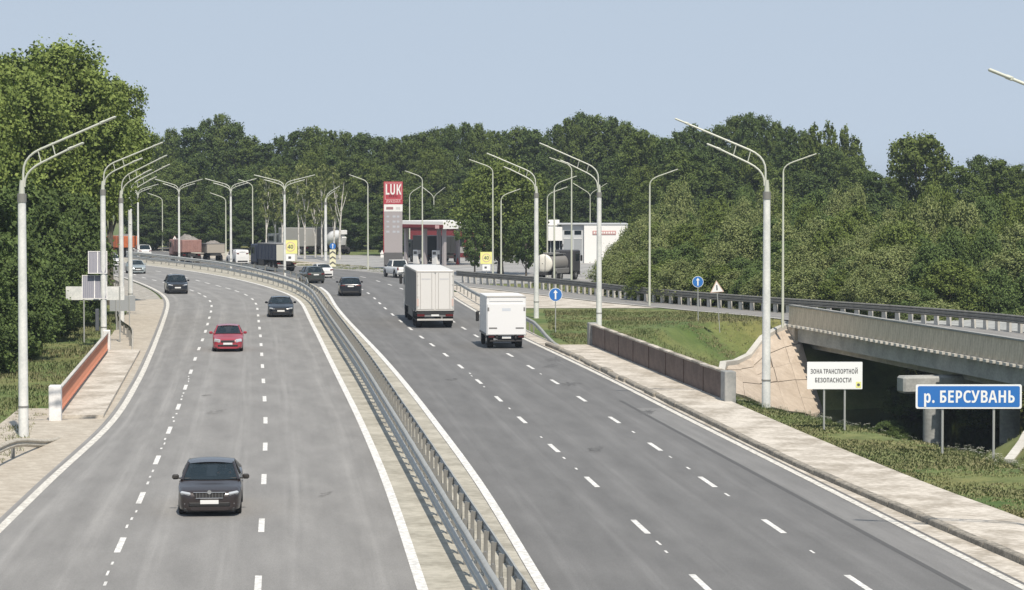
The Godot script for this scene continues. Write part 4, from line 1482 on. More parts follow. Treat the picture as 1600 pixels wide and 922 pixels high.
# c: dictionary with L, W, H, paint and the side profile
func car(label: String, at: Vector3, turn: float, c: Dictionary, called := "car", category := "car", group := "") -> Node3D:
	var g := thing(called, label, category, at, turn, group)
	var L: float = c.L
	var w: float = c.W * 0.5
	var H: float = c.H
	var paint: Material = c.paint
	var wr: float = c.get("wheel", 0.33)
	var yb: float = c.get("clear", 0.19)
	var belt: float = c.get("belt", 0.98)
	var hood: float = c.get("hood", 0.86)
	var nose: float = c.get("nose", 0.70)
	var deck: float = c.get("deck", 1.04)
	var z0 := -L * 0.5
	var z1 := L * 0.5
	var za: float = z0 + L * c.get("cowl", 0.27)
	var r1: float = z0 + L * c.get("roof_front", 0.43)
	var r2: float = z0 + L * c.get("roof_back", 0.74)
	var zc: float = z0 + L * c.get("back", 0.88)
	var wf: float = z0 + L * c.get("axle_front", 0.19)
	var wb: float = z0 + L * c.get("axle_back", 0.785)
	var st := [[z0, nose - 0.16, w * 0.60], [z0 + 0.025, nose - 0.09, w * 0.72], [z0 + 0.08, nose - 0.03, w * 0.83], [z0 + 0.18, nose + 0.01, w * 0.91], [z0 + 0.4, nose + (hood - nose) * 0.55, w * 0.97], [z0 + 0.8, hood, w], [za - 0.12, belt - 0.04, w], [za + 0.1, belt, w], [0.0, belt, w], [zc - 0.05, maxf(belt, deck - 0.02), w * 0.99], [z1 - 0.28, deck, w * 0.955], [z1 - 0.1, deck - 0.05, w * 0.9], [z1 - 0.02, deck - 0.16, w * 0.86], [z1, deck - 0.3, w * 0.82]]
	if c.has("stations"):
		st = c.stations
	obj("body", body_loft(st, yb, [wf, wb], wr).mesh(paint), g)
	# cabin
	var wt: float = w * c.get("roof_width", 0.70)
	var wl := w * 0.90
	var yr := H - 0.085
	var A0 := Vector3(wl, belt + 0.01, za)
	var A1 := Vector3(wt, yr, r1)
	var C0 := Vector3(wl * 0.96, maxf(belt, deck - 0.03) + 0.0, zc)
	var C1 := Vector3(wt * 0.97, yr - 0.01, r2)
	var mir := Vector3(-1, 1, 1)
	var rows := []
	for i in 7:
		var f := i / 6.0
		var z := lerpf(r1 - 0.05, r2 + 0.06, f)
		var sag := 0.05 * pow(2 * f - 1, 2)
		var row := PackedVector3Array()
		for j in 9:
			var q := j / 4.0 - 1.0
			row.append(Vector3(q * (wt + 0.02), H - sag - 0.055 * q * q, z - (0.06 * (1 - q * q) if i == 0 else 0.0)))
		rows.append(row)
	var mb := MB.new()
	mb.grid(rows, false, Vector3(0, 0, 0))
	var low := []
	for r in rows:
		var row2 := PackedVector3Array()
		for p in r:
			row2.append(p + Vector3(0, -0.035, 0))
		low.append(row2)
	mb.grid(low, false, Vector3(0, H + 3.0, 0))
	obj("roof", mb.mesh(c.get("roof_paint", paint)), g)
	for s in [1.0, -1.0]:
		var k := Vector3(s, 1, 1)
		mb = MB.new()
		mb.tube([A0 * k + Vector3(0, -0.03, -0.03), A1 * k], [0.052, 0.04], 6)
		obj("front_pillar", mb.mesh(paint), g)
		mb = MB.new()
		mb.tube([C0 * k + Vector3(0, -0.03, 0.02), C1 * k + Vector3(0, -0.03, 0)], [0.075, 0.045], 6)
		obj("rear_pillar", mb.mesh(paint), g)
		mb = MB.new()
		mb.tube([A1 * k, C1 * k + Vector3(0, -0.02, 0)], [0.035, 0.03], 6)
		obj("roof_rail", mb.mesh(paint), g)
		# side windows in front of and behind the centre pillar
		var zm := (za + zc) * 0.5 - 0.05
		var bm := Vector3(wl, belt + 0.01, zm)
		var tm := Vector3(wt * 0.99, yr, lerpf(r1, r2, 0.45))
		obj("side_window", pane(A0 * k, bm * k, A1 * k, tm * k, Vector3(0.02 * s, 0, 0)).mesh(M.glass), g)
		obj("side_window", pane(bm * k, C0 * k, tm * k, C1 * k, Vector3(0.02 * s, 0, 0)).mesh(M.glass), g)
		mb = MB.new()
		mb.tube([bm * k, tm * k], [0.05, 0.045], 6)
		obj("centre_pillar", mb.mesh(M.trim), g)
		# mirror
		mb = MB.new()
		mb.box(Vector3(s * (w + 0.11), belt + 0.04, za + 0.42), Vector3(0.2, 0.15, 0.1), Basis(Vector3.UP, s * 0.2), 0.04)
		mb.box(Vector3(s * (w - 0.02), belt + 0.0, za + 0.42), Vector3(0.12, 0.04, 0.06))
		obj("mirror", mb.mesh(c.get("mirror_paint", paint)), g)
		# lamps
		mb = MB.new()
		var hl: Vector3 = c.get("headlight", Vector3(0.32, 0.12, 0.2))
		mb.box(Vector3(s * (w * 0.90 - hl.x * 0.5), nose - 0.075, z0 + 0.15), hl, Basis(Vector3.UP, -s * 0.5) * Basis(Vector3.RIGHT, 0.2) * Basis(Vector3.BACK, s * 0.12), 0.04)
		obj("headlight", mb.mesh(M.lamp_clear), g)
		mb = MB.new()
		var tl: Vector3 = c.get("taillight", Vector3(0.34, 0.16, 0.12))
		mb.box(Vector3(s * (w * 0.9 - tl.x * 0.5), deck - 0.2, z1 - 0.05), tl, Basis(Vector3.UP, s * 0.22), 0.03)
		obj("taillight", mb.mesh(M.lamp_red), g)
		mb = MB.new()
		mb.box(Vector3(s * w * 0.68, 0.38, z0 + 0.06), Vector3(0.2, 0.07, 0.06), Basis(Vector3.UP, -s * 0.25), 0.02)
		obj("fog_light", mb.mesh(M.lamp_clear), g)
		for zz in [zm - 0.45, zm + 0.6]:
			mb = MB.new()
			mb.box(Vector3(s * (w + 0.008), belt - 0.16, zz), Vector3(0.03, 0.03, 0.18), Basis.IDENTITY, 0.01)
			obj("door_handle", mb.mesh(paint), g)
		wheel(g, s * (w - 0.115), wf, wr, 0.21, c.get("spokes", 5))
		wheel(g, s * (w - 0.115), wb, wr, 0.21, c.get("spokes", 5))
	obj("windscreen", pane(A0 * mir, A0, A1 * mir, A1, Vector3(0, 0, -0.12)).mesh(M.glass), g)
	obj("rear_window", pane(C0 * mir, C0, C1 * mir, C1, Vector3(0, 0, 0.08)).mesh(M.glass), g)
	# front end
	mb = MB.new()
	mb.box(Vector3(0, nose - 0.11, z0 + 0.03), Vector3(w * 0.95, 0.15, 0.08), Basis(Vector3.RIGHT, 0.1), 0.03)
	var gr := obj("grille", mb.mesh(M.trim), g)
	if c.get("grille_frame", false):
		mb = MB.new()
		mb.box(Vector3(0, nose - 0.03, z0 + 0.02), Vector3(w * 1.0, 0.022, 0.08), Basis.IDENTITY, 0.008)
		mb.box(Vector3(0, nose - 0.19, z0 + 0.0), Vector3(w * 0.86, 0.022, 0.08), Basis.IDENTITY, 0.008)
		obj("frame", mb.mesh(M.chrome), gr)
		for i in 9:
			mb = MB.new()
			mb.box(Vector3((i - 4) * w * 0.1, nose - 0.11, z0 - 0.012), Vector3(0.01, 0.12, 0.02))
			obj("bar", mb.mesh(M.truck_grey), gr)
		mb = MB.new()
		mb.prism(disc(0.06, 16), 0, 0.02, Transform3D(Basis.IDENTITY, Vector3(0, nose - 0.02, z0 - 0.03)))
		obj("emblem", mb.mesh(M.chrome), g)
	mb = MB.new()
	mb.box(Vector3(0, 0.36, z0 + 0.01), Vector3(w * 1.3, 0.13, 0.06), Basis.IDENTITY, 0.03)
	obj("air_intake", mb.mesh(M.trim), g)
	mb = MB.new()
	mb.box(Vector3(0, 0.21, z0 + 0.1), Vector3(w * 1.62, 0.12, 0.14), Basis.IDENTITY, 0.03)
	obj("front_lip", mb.mesh(M.trim), g)
	mb = MB.new()
	mb.box(Vector3(0, c.get("plate_y", 0.47), z0 - 0.018), Vector3(0.52, 0.115, 0.012), Basis.IDENTITY, 0.004)
	obj("front_plate", mb.mesh(M.plate), g)
	mb = MB.new()
	mb.box(Vector3(0, c.get("rear_plate_y", 0.72), z1 + 0.006), Vector3(0.52, 0.115, 0.012), Basis.IDENTITY, 0.004)
	obj("rear_plate", mb.mesh(M.plate), g)
	mb = MB.new()
	mb.box(Vector3(0, 0.36, z1 - 0.02), Vector3(w * 1.5, 0.2, 0.1), Basis.IDENTITY, 0.04)
	obj("rear_bumper", mb.mesh(c.get("bumper", M.trim)), g)
	mb = MB.new()
	mb.box(Vector3(0, 0.24, 0), Vector3(w * 1.5, 0.18, L * 0.82))
	obj("underbody", mb.mesh(M.chassis), g)
	# inside
	mb = MB.new()
	mb.box(Vector3(0, belt + 0.02, za + 0.25), Vector3(wl * 1.85, 0.06, 0.5), Basis.IDENTITY, 0.02)
	obj("dashboard", mb.mesh(M.trim), g)
	for s in [-1.0, 1.0]:
		for zz in [lerpf(za, zc, 0.5), lerpf(za, zc, 0.8)]:
			mb = MB.new()
			mb.box(Vector3(s * w * 0.42, belt + 0.04, zz), Vector3(0.46, 0.32, 0.14), Basis(Vector3.RIGHT, 0.2), 0.05)
			mb.box(Vector3(s * w * 0.42, belt + 0.28, zz + 0.04), Vector3(0.24, 0.16, 0.1), Basis.IDENTITY, 0.04)
			obj("seat", mb.mesh(M.seat), g)
	mb = MB.new()
	var ring := []
	var rr := []
	for i in 17:
		var a := TAU * i / 16
		ring.append(Vector3(-w * 0.42 + cos(a) * 0.18, belt + 0.03 + sin(a) * 0.16, za + 0.62 + sin(a) * 0.07))
		rr.append(0.016)
	mb.tube(ring, rr, 6, false)
	obj("steering_wheel", mb.mesh(M.trim), g)
	return g

func on_lane(p: Vector3, back: float, turn: float) -> Vector3:
	# centre of a vehicle whose nearer end stands at p
	return p + Vector3(-sin(turn), 0, -cos(turn)) * back

func away(line: String, p: Vector3) -> float:
	return heading(line, -p.z)

func cars() -> void:
	vehicle_materials()
	var sedan := {"L": 4.6, "W": 1.8, "H": 1.46}
	var suv := {"L": 4.5, "W": 1.85, "H": 1.66, "belt": 1.1, "hood": 1.02, "nose": 0.86, "deck": 1.12, "back": 0.95, "roof_back": 0.86, "clear": 0.24, "wheel": 0.36, "roof_width": 0.74, "cowl": 0.26, "roof_front": 0.40, "plate_y": 0.56, "rear_plate_y": 0.86}
	# oncoming cars: the near end is the front
	var p := Vector3(-8.62, 0.00, -76.26)
	var t := away("D2", p)
	var c := sedan.duplicate()
	c.merge({"L": 4.67, "W": 1.815, "H": 1.44, "belt": 0.95, "nose": 0.73, "cowl": 0.25, "roof_front": 0.42, "roof_width": 0.72, "plate_y": 0.43, "headlight": Vector3(0.34, 0.10, 0.24), "paint": paint_mat("paint_brown", Color(0.034, 0.026, 0.026), 0.3), "grille_frame": true, "back": 0.93, "roof_back": 0.70, "deck": 1.06, "mirror_paint": paint_mat("paint_brown_mirror", Color(0.05, 0.045, 0.04), 0.2)}, true)
	car("dark brown liftback with chrome edged grille, a driver behind its windscreen", on_lane(p, 2.34, t), t + PI, c)
	driver(on_lane(p, 2.34, t), t + PI)
	p = Vector3(-16.19, 0.00, -152.89)
	t = away("D2", p)
	c = sedan.duplicate()
	c.merge({"W": 1.74, "H": 1.48, "paint": paint_mat("paint_red", Color(0.36, 0.045, 0.065), 0.2), "headlight": Vector3(0.4, 0.2, 0.24)}, true)
	car("red sedan driving towards the footbridge in the middle lane", on_lane(p, 2.3, t), t + PI, c)
	p = Vector3(-16.65, 0.00, -193.46)
	t = away("R1", p)
	c = sedan.duplicate()
	c.merge({"W": 1.85, "H": 1.45, "L": 4.85, "paint": paint_mat("paint_black", Color(0.010, 0.013, 0.02), 0.3)}, true)
	car("black sedan driving in the lane next to the median guardrail", on_lane(p, 2.4, t), t + PI, c)
	p = Vector3(-29.32, 0.00, -235.70)
	t = away("D1", p)
	c = suv.duplicate()
	c.merge({"paint": paint_mat("paint_navy", Color(0.012, 0.016, 0.026), 0.3)}, true)
	car("dark crossover with lit looking headlights near the bend of the edge line", on_lane(p, 2.25, t), t + PI, c)
	# far oncoming cars by the lamp posts
	p = Vector3(-40.40, 0.00, -290.39)
	t = away("D2", p)
	c = sedan.duplicate()
	c.merge({"paint": paint_mat("paint_silver", Color(0.42, 0.48, 0.49), 0.5)}, true)
	car("far silver blue sedan half hidden behind a white lamp post", on_lane(p, 2.3, t), t + PI, c)
	p = Vector3(-46.66, 0.00, -315.97)
	t = away("D1", p)
	c = sedan.duplicate()
	c.merge({"paint": paint_mat("paint_white", Color(0.72, 0.73, 0.73), 0.0)}, true)
	car("far white sedan beyond the silver blue one", on_lane(p, 2.3, t), t + PI, c)
	# cars driving away: the near end is the rear
	p = Vector3(-48.56, 0.00, -355.87)
	t = away("A", p)
	c = suv.duplicate()
	c.merge({"paint": M.paint_white, "H": 1.75}, true)
	car("far white hatchback driving away beside the orange dump truck", on_lane(p, 2.2, t), t, c)
	p = Vector3(-32.73, 0.00, -326.43)
	t = away("A", p)
	c = {"L": 4.4, "W": 1.75, "H": 1.82, "paint": M.paint_white, "belt": 1.08, "hood": 1.0, "nose": 0.82, "deck": 1.5, "back": 0.985, "roof_back": 0.95, "cowl": 0.22, "roof_front": 0.36, "roof_width": 0.86, "rear_plate_y": 0.9, "stations": [[-2.2, 0.68, 0.7], [-2.1, 0.8, 0.82], [-1.6, 0.96, 0.86], [-1.2, 1.08, 0.875], [0.6, 1.08, 0.875], [0.7, 1.2, 0.875], [0.8, 1.74, 0.84], [2.05, 1.72, 0.83], [2.17, 1.55, 0.82], [2.2, 0.9, 0.82]]}
	car("small white delivery van driving away on the far lanes", on_lane(p, 2.2, t), t, c, "van", "van")
	p = Vector3(-19.06, 0.00, -261.50)
	t = away("R2", p) + 0.12
	c = suv.duplicate()
	c.merge({"paint": paint_mat("paint_green_grey", Color(0.045, 0.055, 0.05), 0.4)}, true)
	car("dark grey green crossover driving away by the end of the guardrail", on_lane(p, 2.2, t), t, c)
	p = Vector3(-19.21, 0.00, -277.12)
	t = away("A", p) + 0.1
	c = sedan.duplicate()
	c.merge({"paint": M.paint_white}, true)
	car("white sedan driving away just beyond the grey green crossover", on_lane(p, 2.3, t), t, c)
	p = Vector3(-13.86, 0.00, -230.87)
	t = away("A", p)
	c = suv.duplicate()
	c.merge({"paint": M.paint_black, "W": 1.92, "H": 1.62, "taillight": Vector3(0.4, 0.1, 0.12)}, true)
	car("black crossover driving away in the lane beside the median", on_lane(p, 2.25, t), t, c)
	pickup("white pickup truck driving away in front of the price pylon", Vector3(-10.96, 0.00, -277.12), 0.35)

func pickup(label: String, p: Vector3, t: float) -> void:
	var g := thing("pickup_truck", label, "pickup", on_lane(p, 2.6, t), t)
	var white: Material = M.paint_white
	var st := [[-2.6, 0.8, 0.72], [-2.5, 0.95, 0.86], [-2.0, 1.08, 0.93], [-1.3, 1.14, 0.93], [0.45, 1.14, 0.93], [2.5, 1.12, 0.92], [2.6, 0.95, 0.9]]
	obj("body", body_loft(st, 0.38, [-1.75, 1.5], 0.39, 0.01).mesh(white), g)
	var mb := MB.new()
	mb.box(Vector3(0, 1.78, -0.25), Vector3(1.4, 0.07, 1.35), Basis.IDENTITY, 0.03)
	obj("roof", mb.mesh(white), g)
	var f0 := Vector3(0.84, 1.15, -1.35)
	var f1 := Vector3(0.68, 1.76, -0.8)
	var b0 := Vector3(0.84, 1.15, 0.6)
	var b1 := Vector3(0.68, 1.76, 0.4)
	var k := Vector3(-1, 1, 1)
	obj("windscreen", pane(f0 * k, f0, f1 * k, f1, Vector3(0, 0, -0.1)).mesh(M.glass), g)
	obj("rear_window", pane(b0 * k, b0, b1 * k, b1, Vector3(0, 0, 0.03)).mesh(M.glass), g)
	for s in [1.0, -1.0]:
		var q := Vector3(s, 1, 1)
		obj("side_window", pane(f0 * q, b0 * q, f1 * q, b1 * q, Vector3.ZERO).mesh(M.glass), g)
		mb = MB.new()
		mb.tube([f0 * q, f1 * q, b1 * q, b0 * q], [0.05, 0.05, 0.06, 0.07], 6)
		obj("pillar", mb.mesh(white), g)
		mb = MB.new()
		mb.box(Vector3(s * 0.84, 0.95, 2.58), Vector3(0.16, 0.3, 0.08), Basis.IDENTITY, 0.02)
		obj("taillight", mb.mesh(M.lamp_red), g)
		mb = MB.new()
		mb.box(Vector3(s * 1.05, 1.2, -0.9), Vector3(0.2, 0.22, 0.1), Basis.IDENTITY, 0.04)
		obj("mirror", mb.mesh(M.trim), g)
		wheel(g, s * 0.8, -1.75, 0.39, 0.25, 6)
		wheel(g, s * 0.8, 1.5, 0.39, 0.25, 6)
	mb = MB.new()
	mb.box(Vector3(0, 1.05, 1.55), Vector3(1.5, 0.25, 1.9))
	obj("load_bed", mb.mesh(M.trim), g)
	mb = MB.new()
	mb.box(Vector3(0, 0.55, 2.66), Vector3(1.7, 0.16, 0.14), Basis.IDENTITY, 0.03)
	obj("rear_bumper", mb.mesh(M.chrome), g)
	mb = MB.new()
	mb.box(Vector3(0, 0.85, 2.605), Vector3(0.52, 0.12, 0.012))
	obj("rear_plate", mb.mesh(M.plate), g)

# ---------------------------------------------------------------- lorries
func part_box(called: String, parent: Node, c: Vector3, s: Vector3, m: Material, bev := 0.0, b := Basis.IDENTITY) -> MeshInstance3D:
	var mb := MB.new()
	mb.box(c, s, b, bev)
	return obj(called, mb.mesh(m), parent)

# a forward-control cab with windscreen, side windows, mirrors; front at z = zf
func cab(g: Node, zf: float, w: float, h: float, length: float, y0: float, paint: Material) -> void:
	var cb := part_box("cab", g, Vector3(0, y0 + h * 0.5, zf + length * 0.5), Vector3(w, h, length), paint, 0.12)
	part_box("windscreen", cb, Vector3(0, y0 + h * 0.66, zf - 0.005), Vector3(w * 0.88, h * 0.38, 0.03), M.glass_dark, 0.012)
	part_box("grille", cb, Vector3(0, y0 + h * 0.2, zf - 0.01), Vector3(w * 0.7, h * 0.26, 0.04), M.trim, 0.01)
	part_box("bumper", cb, Vector3(0, y0 - 0.12, zf + 0.12), Vector3(w * 0.98, 0.4, 0.3), paint, 0.05)
	for s in [-1.0, 1.0]:
		part_box("side_window", cb, Vector3(s * (w * 0.5 + 0.003), y0 + h * 0.66, zf + length * 0.45), Vector3(0.02, h * 0.34, length * 0.5), M.glass_dark, 0.008)
		part_box("mirror", g, Vector3(s * (w * 0.5 + 0.2), y0 + h * 0.62, zf + 0.25), Vector3(0.2, 0.6, 0.13), M.trim, 0.04)
		part_box("mirror_arm", g, Vector3(s * (w * 0.5 + 0.06), y0 + h * 0.8, zf + 0.22), Vector3(0.2, 0.04, 0.05), M.trim)
		part_box("headlight", g, Vector3(s * w * 0.38, y0 - 0.1, zf - 0.04), Vector3(0.34, 0.18, 0.06), M.lamp_clear, 0.02)

func lorries() -> void:
	mat("glass_dark", Color(0.012, 0.018, 0.024), 0.06)
	var door := mat("trailer_white", Color(0.66, 0.655, 0.64), 0.45)
	var curtain := tri_mat("curtain", mottle(256, 256, Color(0.13, 0.132, 0.14), Color(0.18, 0.182, 0.19), 0.01, 0.1, 131, 0.03), 3.0, 0.6)
	var frame := mat("trailer_frame", Color(0.50, 0.49, 0.47), 0.5, 0.2)
	# articulated lorry with a white box trailer
	var p := Vector3(-5.11, 0.00, -178.55)
	var t := away("B", p) - 0.006
	var g := thing("articulated_lorry", "articulated lorry with a tall white box trailer driving away in the middle lane", "lorry", on_lane(p, 8.2, t), t)
	var zb := 8.2
	var zf := -5.2
	var tr := part_box("trailer_box", g, Vector3(0, 2.5, (zb + zf) * 0.5), Vector3(2.5, 2.68, zb - zf - 0.06), door, 0.03)
	for s in [-1.0, 1.0]:
		for i in 6:
			part_box("curtain", tr, Vector3(s * 1.262, 2.46, zf + 0.2 + (i + 0.5) * (zb - zf - 0.4) / 6), Vector3(0.02, 2.5, (zb - zf - 0.4) / 6 - 0.03), curtain)
		part_box("side_rail", tr, Vector3(s * 1.265, 1.16, (zb + zf) * 0.5), Vector3(0.05, 0.14, zb - zf - 0.1), M.truck_grey)
		part_box("roof_rail", tr, Vector3(s * 1.265, 3.79, (zb + zf) * 0.5), Vector3(0.05, 0.1, zb - zf - 0.1), frame)
		var d := part_box("rear_door", tr, Vector3(s * 0.6, 2.5, zb + 0.0), Vector3(1.14, 2.46, 0.06), door, 0.012)
		part_box("door_text", d, Vector3(s * 0.6, 3.28, zb + 0.033), Vector3(0.62, 0.06, 0.006), mat("faint_print", Color(0.50, 0.51, 0.54), 0.6))
		for x in [0.22, 0.98]:
			var mb := MB.new()
			mb.tube([Vector3(s * x, 1.3, zb + 0.05), Vector3(s * x, 3.7, zb + 0.05)], [0.018, 0.018], 6)
			obj("lock_rod", mb.mesh(frame), d)
		for y in [1.45, 2.1, 2.9, 3.5]:
			part_box("hinge", d, Vector3(s * 1.17, y, zb + 0.035), Vector3(0.09, 0.06, 0.03), frame)
		part_box("corner_post", tr, Vector3(s * 1.215, 2.5, zb - 0.005), Vector3(0.09, 2.66, 0.09), frame, 0.01)
		part_box("tail_lamp", g, Vector3(s * 0.95, 0.86, zb - 0.03), Vector3(0.5, 0.14, 0.06), M.lamp_red, 0.015)
		part_box("mudflap", g, Vector3(s * 0.95, 0.55, zb - 0.7), Vector3(0.6, 0.5, 0.03), M.rubber)
		for z in [4.1, 5.4, 6.7]:
			wheel(g, s * 1.02, z, 0.5, 0.4, 8)
		for z in [-6.7, -3.6]:
			wheel(g, s * 1.0, z, 0.5, 0.36, 8)
		part_box("side_guard", g, Vector3(s * 1.18, 0.75, 0.3), Vector3(0.05, 0.5, 5.0), M.truck_grey, 0.01)
	part_box("reflector_strip", tr, Vector3(-1.16, 1.72, zb + 0.045), Vector3(0.12, 0.5, 0.01), mat("strip_pink", Color(0.6, 0.46, 0.42), 0.5))
	part_box("reflector_strip", tr, Vector3(1.16, 1.72, zb + 0.045), Vector3(0.12, 0.5, 0.01), M.strip_pink)
	part_box("door_header", tr, Vector3(0, 3.76, zb), Vector3(2.34, 0.1, 0.09), frame, 0.01)
	part_box("door_sill", tr, Vector3(0, 1.2, zb), Vector3(2.34, 0.1, 0.09), frame, 0.01)
	part_box("rear_frame", g, Vector3(0, 1.04, zb - 0.1), Vector3(2.46, 0.22, 0.18), M.chassis, 0.02)
	part_box("light_bar", g, Vector3(0, 0.86, zb - 0.1), Vector3(2.4, 0.2, 0.08), M.truck_grey, 0.01)
	part_box("underrun_bar", g, Vector3(0, 0.56, zb - 0.12), Vector3(2.4, 0.13, 0.1), frame, 0.02)
	part_box("rear_plate", g, Vector3(0, 0.86, zb - 0.02), Vector3(0.52, 0.12, 0.012), M.plate)
	part_box("chassis", g, Vector3(0, 0.95, 0.5), Vector3(1.0, 0.3, 14.6), M.chassis)
	cab(g, -8.0, 2.45, 2.9, 2.2, 0.9, M.paint_white)
	# white box van
	p = Vector3(-0.33, 0.00, -155.92)
	t = away("R3", p) - 0.02
	g = thing("box_van", "white box van with a tail lift driving away in the outer lane", "van", on_lane(p, 3.3, t), t)
	var wv := mat("van_white", Color(0.74, 0.75, 0.76), 0.4)
	var bx := part_box("cargo_box", g, Vector3(0, 1.92, 0.9), Vector3(2.3, 2.3, 4.7), wv, 0.03)
	part_box("roof_edge", bx, Vector3(0, 3.03, 3.24), Vector3(2.3, 0.1, 0.08), frame, 0.01)
	part_box("upper_panel", bx, Vector3(0, 2.85, 3.265), Vector3(1.95, 0.2, 0.03), wv, 0.01)
	var tg := part_box("tail_lift", bx, Vector3(0, 1.72, 3.3), Vector3(2.2, 1.8, 0.06), wv, 0.015)
	part_box("faint_print", tg, Vector3(0.0, 2.28, 3.333), Vector3(0.5, 0.16, 0.004), mat("print_blue", Color(0.56, 0.60, 0.66), 0.6))
	for s in [-1.0, 1.0]:
		part_box("lettering_block", tg, Vector3(s * 0.78, 1.2, 3.333), Vector3(0.48, 0.09, 0.004), M.truck_grey)
		part_box("marker_lamp", bx, Vector3(s * 1.05, 2.3, 3.335), Vector3(0.1, 0.22, 0.012), M.truck_grey, 0.004)
		part_box("side_rail", bx, Vector3(s * 1.16, 0.82, 0.9), Vector3(0.04, 0.12, 4.6), M.truck_grey)
		part_box("tail_lamp", g, Vector3(s * 0.86, 0.72, 3.2), Vector3(0.34, 0.14, 0.08), M.lamp_red, 0.02)
		part_box("mudguard", g, Vector3(s * 0.9, 0.86, 2.1), Vector3(0.34, 0.05, 1.0), M.chassis)
		part_box("lift_arm", g, Vector3(s * 0.55, 0.72, 3.05), Vector3(0.1, 0.3, 0.5), M.chassis, 0.02)
		wheel(g, s * 0.84, 2.0, 0.38, 0.36, 6)
		wheel(g, s * 0.9, -1.9, 0.38, 0.24, 6)
	part_box("rear_beam", g, Vector3(0, 0.72, 3.12), Vector3(2.1, 0.22, 0.1), M.chassis, 0.02)
	part_box("underrun_bar", g, Vector3(0, 0.45, 3.15), Vector3(1.9, 0.1, 0.1), M.chassis, 0.02)
	part_box("rear_plate", g, Vector3(0.02, 0.66, 3.21), Vector3(0.52, 0.14, 0.012), M.plate)
	part_box("chassis", g, Vector3(0, 0.62, 0.3), Vector3(0.9, 0.24, 5.6), M.chassis)
	cab(g, -3.1, 1.95, 1.6, 1.55, 0.62, wv)
	# dump trucks far ahead
	dump_truck("far orange dump truck seen from behind at the bend", Vector3(-51.06, 0.00, -359.11), 0.42, Color(0.46, 0.13, 0.045), false)
	dump_truck("far reddish dump truck with a heaped grey load and a second axle trailer", Vector3(-39.69, 0.00, -333.33), 0.36, Color(0.30, 0.17, 0.15), true)
	# dark blue tipper with a pale tailboard
	p = Vector3(-24.92, 0.00, -298.07)
	t = away("A", p) + 0.12
	g = thing("tipper_lorry", "tipper lorry with dark blue sides and a pale tailboard driving away past the median", "lorry", on_lane(p, 4.3, t), t)
	var navy := mat("lorry_navy", Color(0.020, 0.028, 0.055), 0.5, 0.1)
	var pale := mat("lorry_pale", Color(0.50, 0.50, 0.44), 0.6)
	var bd := part_box("body", g, Vector3(0, 2.15, 1.1), Vector3(2.5, 1.8, 6.0), navy, 0.04)
	part_box("tailboard", bd, Vector3(0, 2.1, 4.14), Vector3(2.46, 1.75, 0.08), pale, 0.03)
	part_box("rim_rail", bd, Vector3(0, 3.07, 1.1), Vector3(2.56, 0.08, 6.05), M.truck_grey, 0.01)
	for s in [-1.0, 1.0]:
		for i in 6:
			part_box("rib", bd, Vector3(s * 1.27, 2.1, -1.6 + i * 1.08), Vector3(0.06, 1.6, 0.1), navy)
		part_box("tail_lamp", g, Vector3(s * 0.95, 0.9, 4.1), Vector3(0.4, 0.14, 0.06), M.lamp_red, 0.02)
		for z in [3.0, 1.7, -3.0]:
			wheel(g, s * 1.0, z, 0.5, 0.4, 8)
	part_box("underrun_bar", g, Vector3(0, 0.55, 4.05), Vector3(2.3, 0.12, 0.1), M.chassis, 0.02)
	part_box("chassis", g, Vector3(0, 0.95, 0.2), Vector3(1.0, 0.36, 7.8), M.chassis)
	part_box("sidestep_box", g, Vector3(-1.1, 0.9, -0.8), Vector3(0.3, 0.7, 1.6), M.chassis, 0.03)
	cab(g, -4.3, 2.4, 2.1, 1.9, 0.85, navy)
	# tanker behind the ramp rail
	g = thing("tanker_lorry", "parked tanker lorry with a round white tank end behind the ramp guardrail", "lorry", Vector3(4.25, 0.00, -270.47), -0.4)
	var tank := MB.new()
	var rows := []
	for e in [[3.05, 0.05], [3.03, 0.45], [2.98, 0.75], [2.85, 0.91], [2.6, 0.94], [-1.4, 0.94], [-1.7, 0.86], [-1.85, 0.5], [-1.9, 0.05]]:
		var row := PackedVector3Array()
		for i in 24:
			row.append(Vector3(cos(TAU * i / 24) * e[1], 1.75 + sin(TAU * i / 24) * e[1], e[0]))
		rows.append(row)
	tank.grid(rows, true, Vector3(0, 1.75, 0.5))
	var tk := obj("tank", tank.mesh(mat("tank_grey", Color(0.24, 0.23, 0.22), 0.5)), g)
	var ce := MB.new()
	var er := []
	for e in [[3.075, 0.05], [3.055, 0.46], [3.0, 0.77], [2.87, 0.935], [2.78, 0.945]]:
		var row := PackedVector3Array()
		for i in 24:
			row.append(Vector3(cos(TAU * i / 24) * e[1], 1.75 + sin(TAU * i / 24) * e[1], e[0]))
		er.append(row)
	ce.grid(er, true, Vector3(0, 1.75, 2.0))
	obj("end_cap", ce.mesh(mat("tank_cream", Color(0.68, 0.66, 0.60), 0.5)), tk)
	var hoop := MB.new()
	for z in [-0.6, 0.8, 2.2]:
		part_box("hatch", g, Vector3(0, 2.75, z), Vector3(0.5, 0.16, 0.5), M.truck_grey, 0.04)
	part_box("walkway", g, Vector3(0.45, 2.66, 0.6), Vector3(0.5, 0.05, 4.0), M.truck_grey)
	for s in [-1.0, 1.0]:
		part_box("side_skirt", g, Vector3(s * 1.0, 1.0, 0.5), Vector3(0.3, 0.5, 3.4), M.truck_grey, 0.04)
		for z in [2.2, 0.9, -3.2]:
			wheel(g, s * 0.95, z, 0.5, 0.38, 8)
		var mb := MB.new()
		mb.tube([Vector3(s * 0.3, 0.7, 3.15), Vector3(s * 0.3, 2.75, 3.12)], [0.025, 0.025], 6)
		obj("ladder_rail", mb.mesh(M.truck_grey), g)
	part_box("chassis", g, Vector3(0, 0.75, -0.3), Vector3(1.0, 0.3, 7.0), M.chassis)
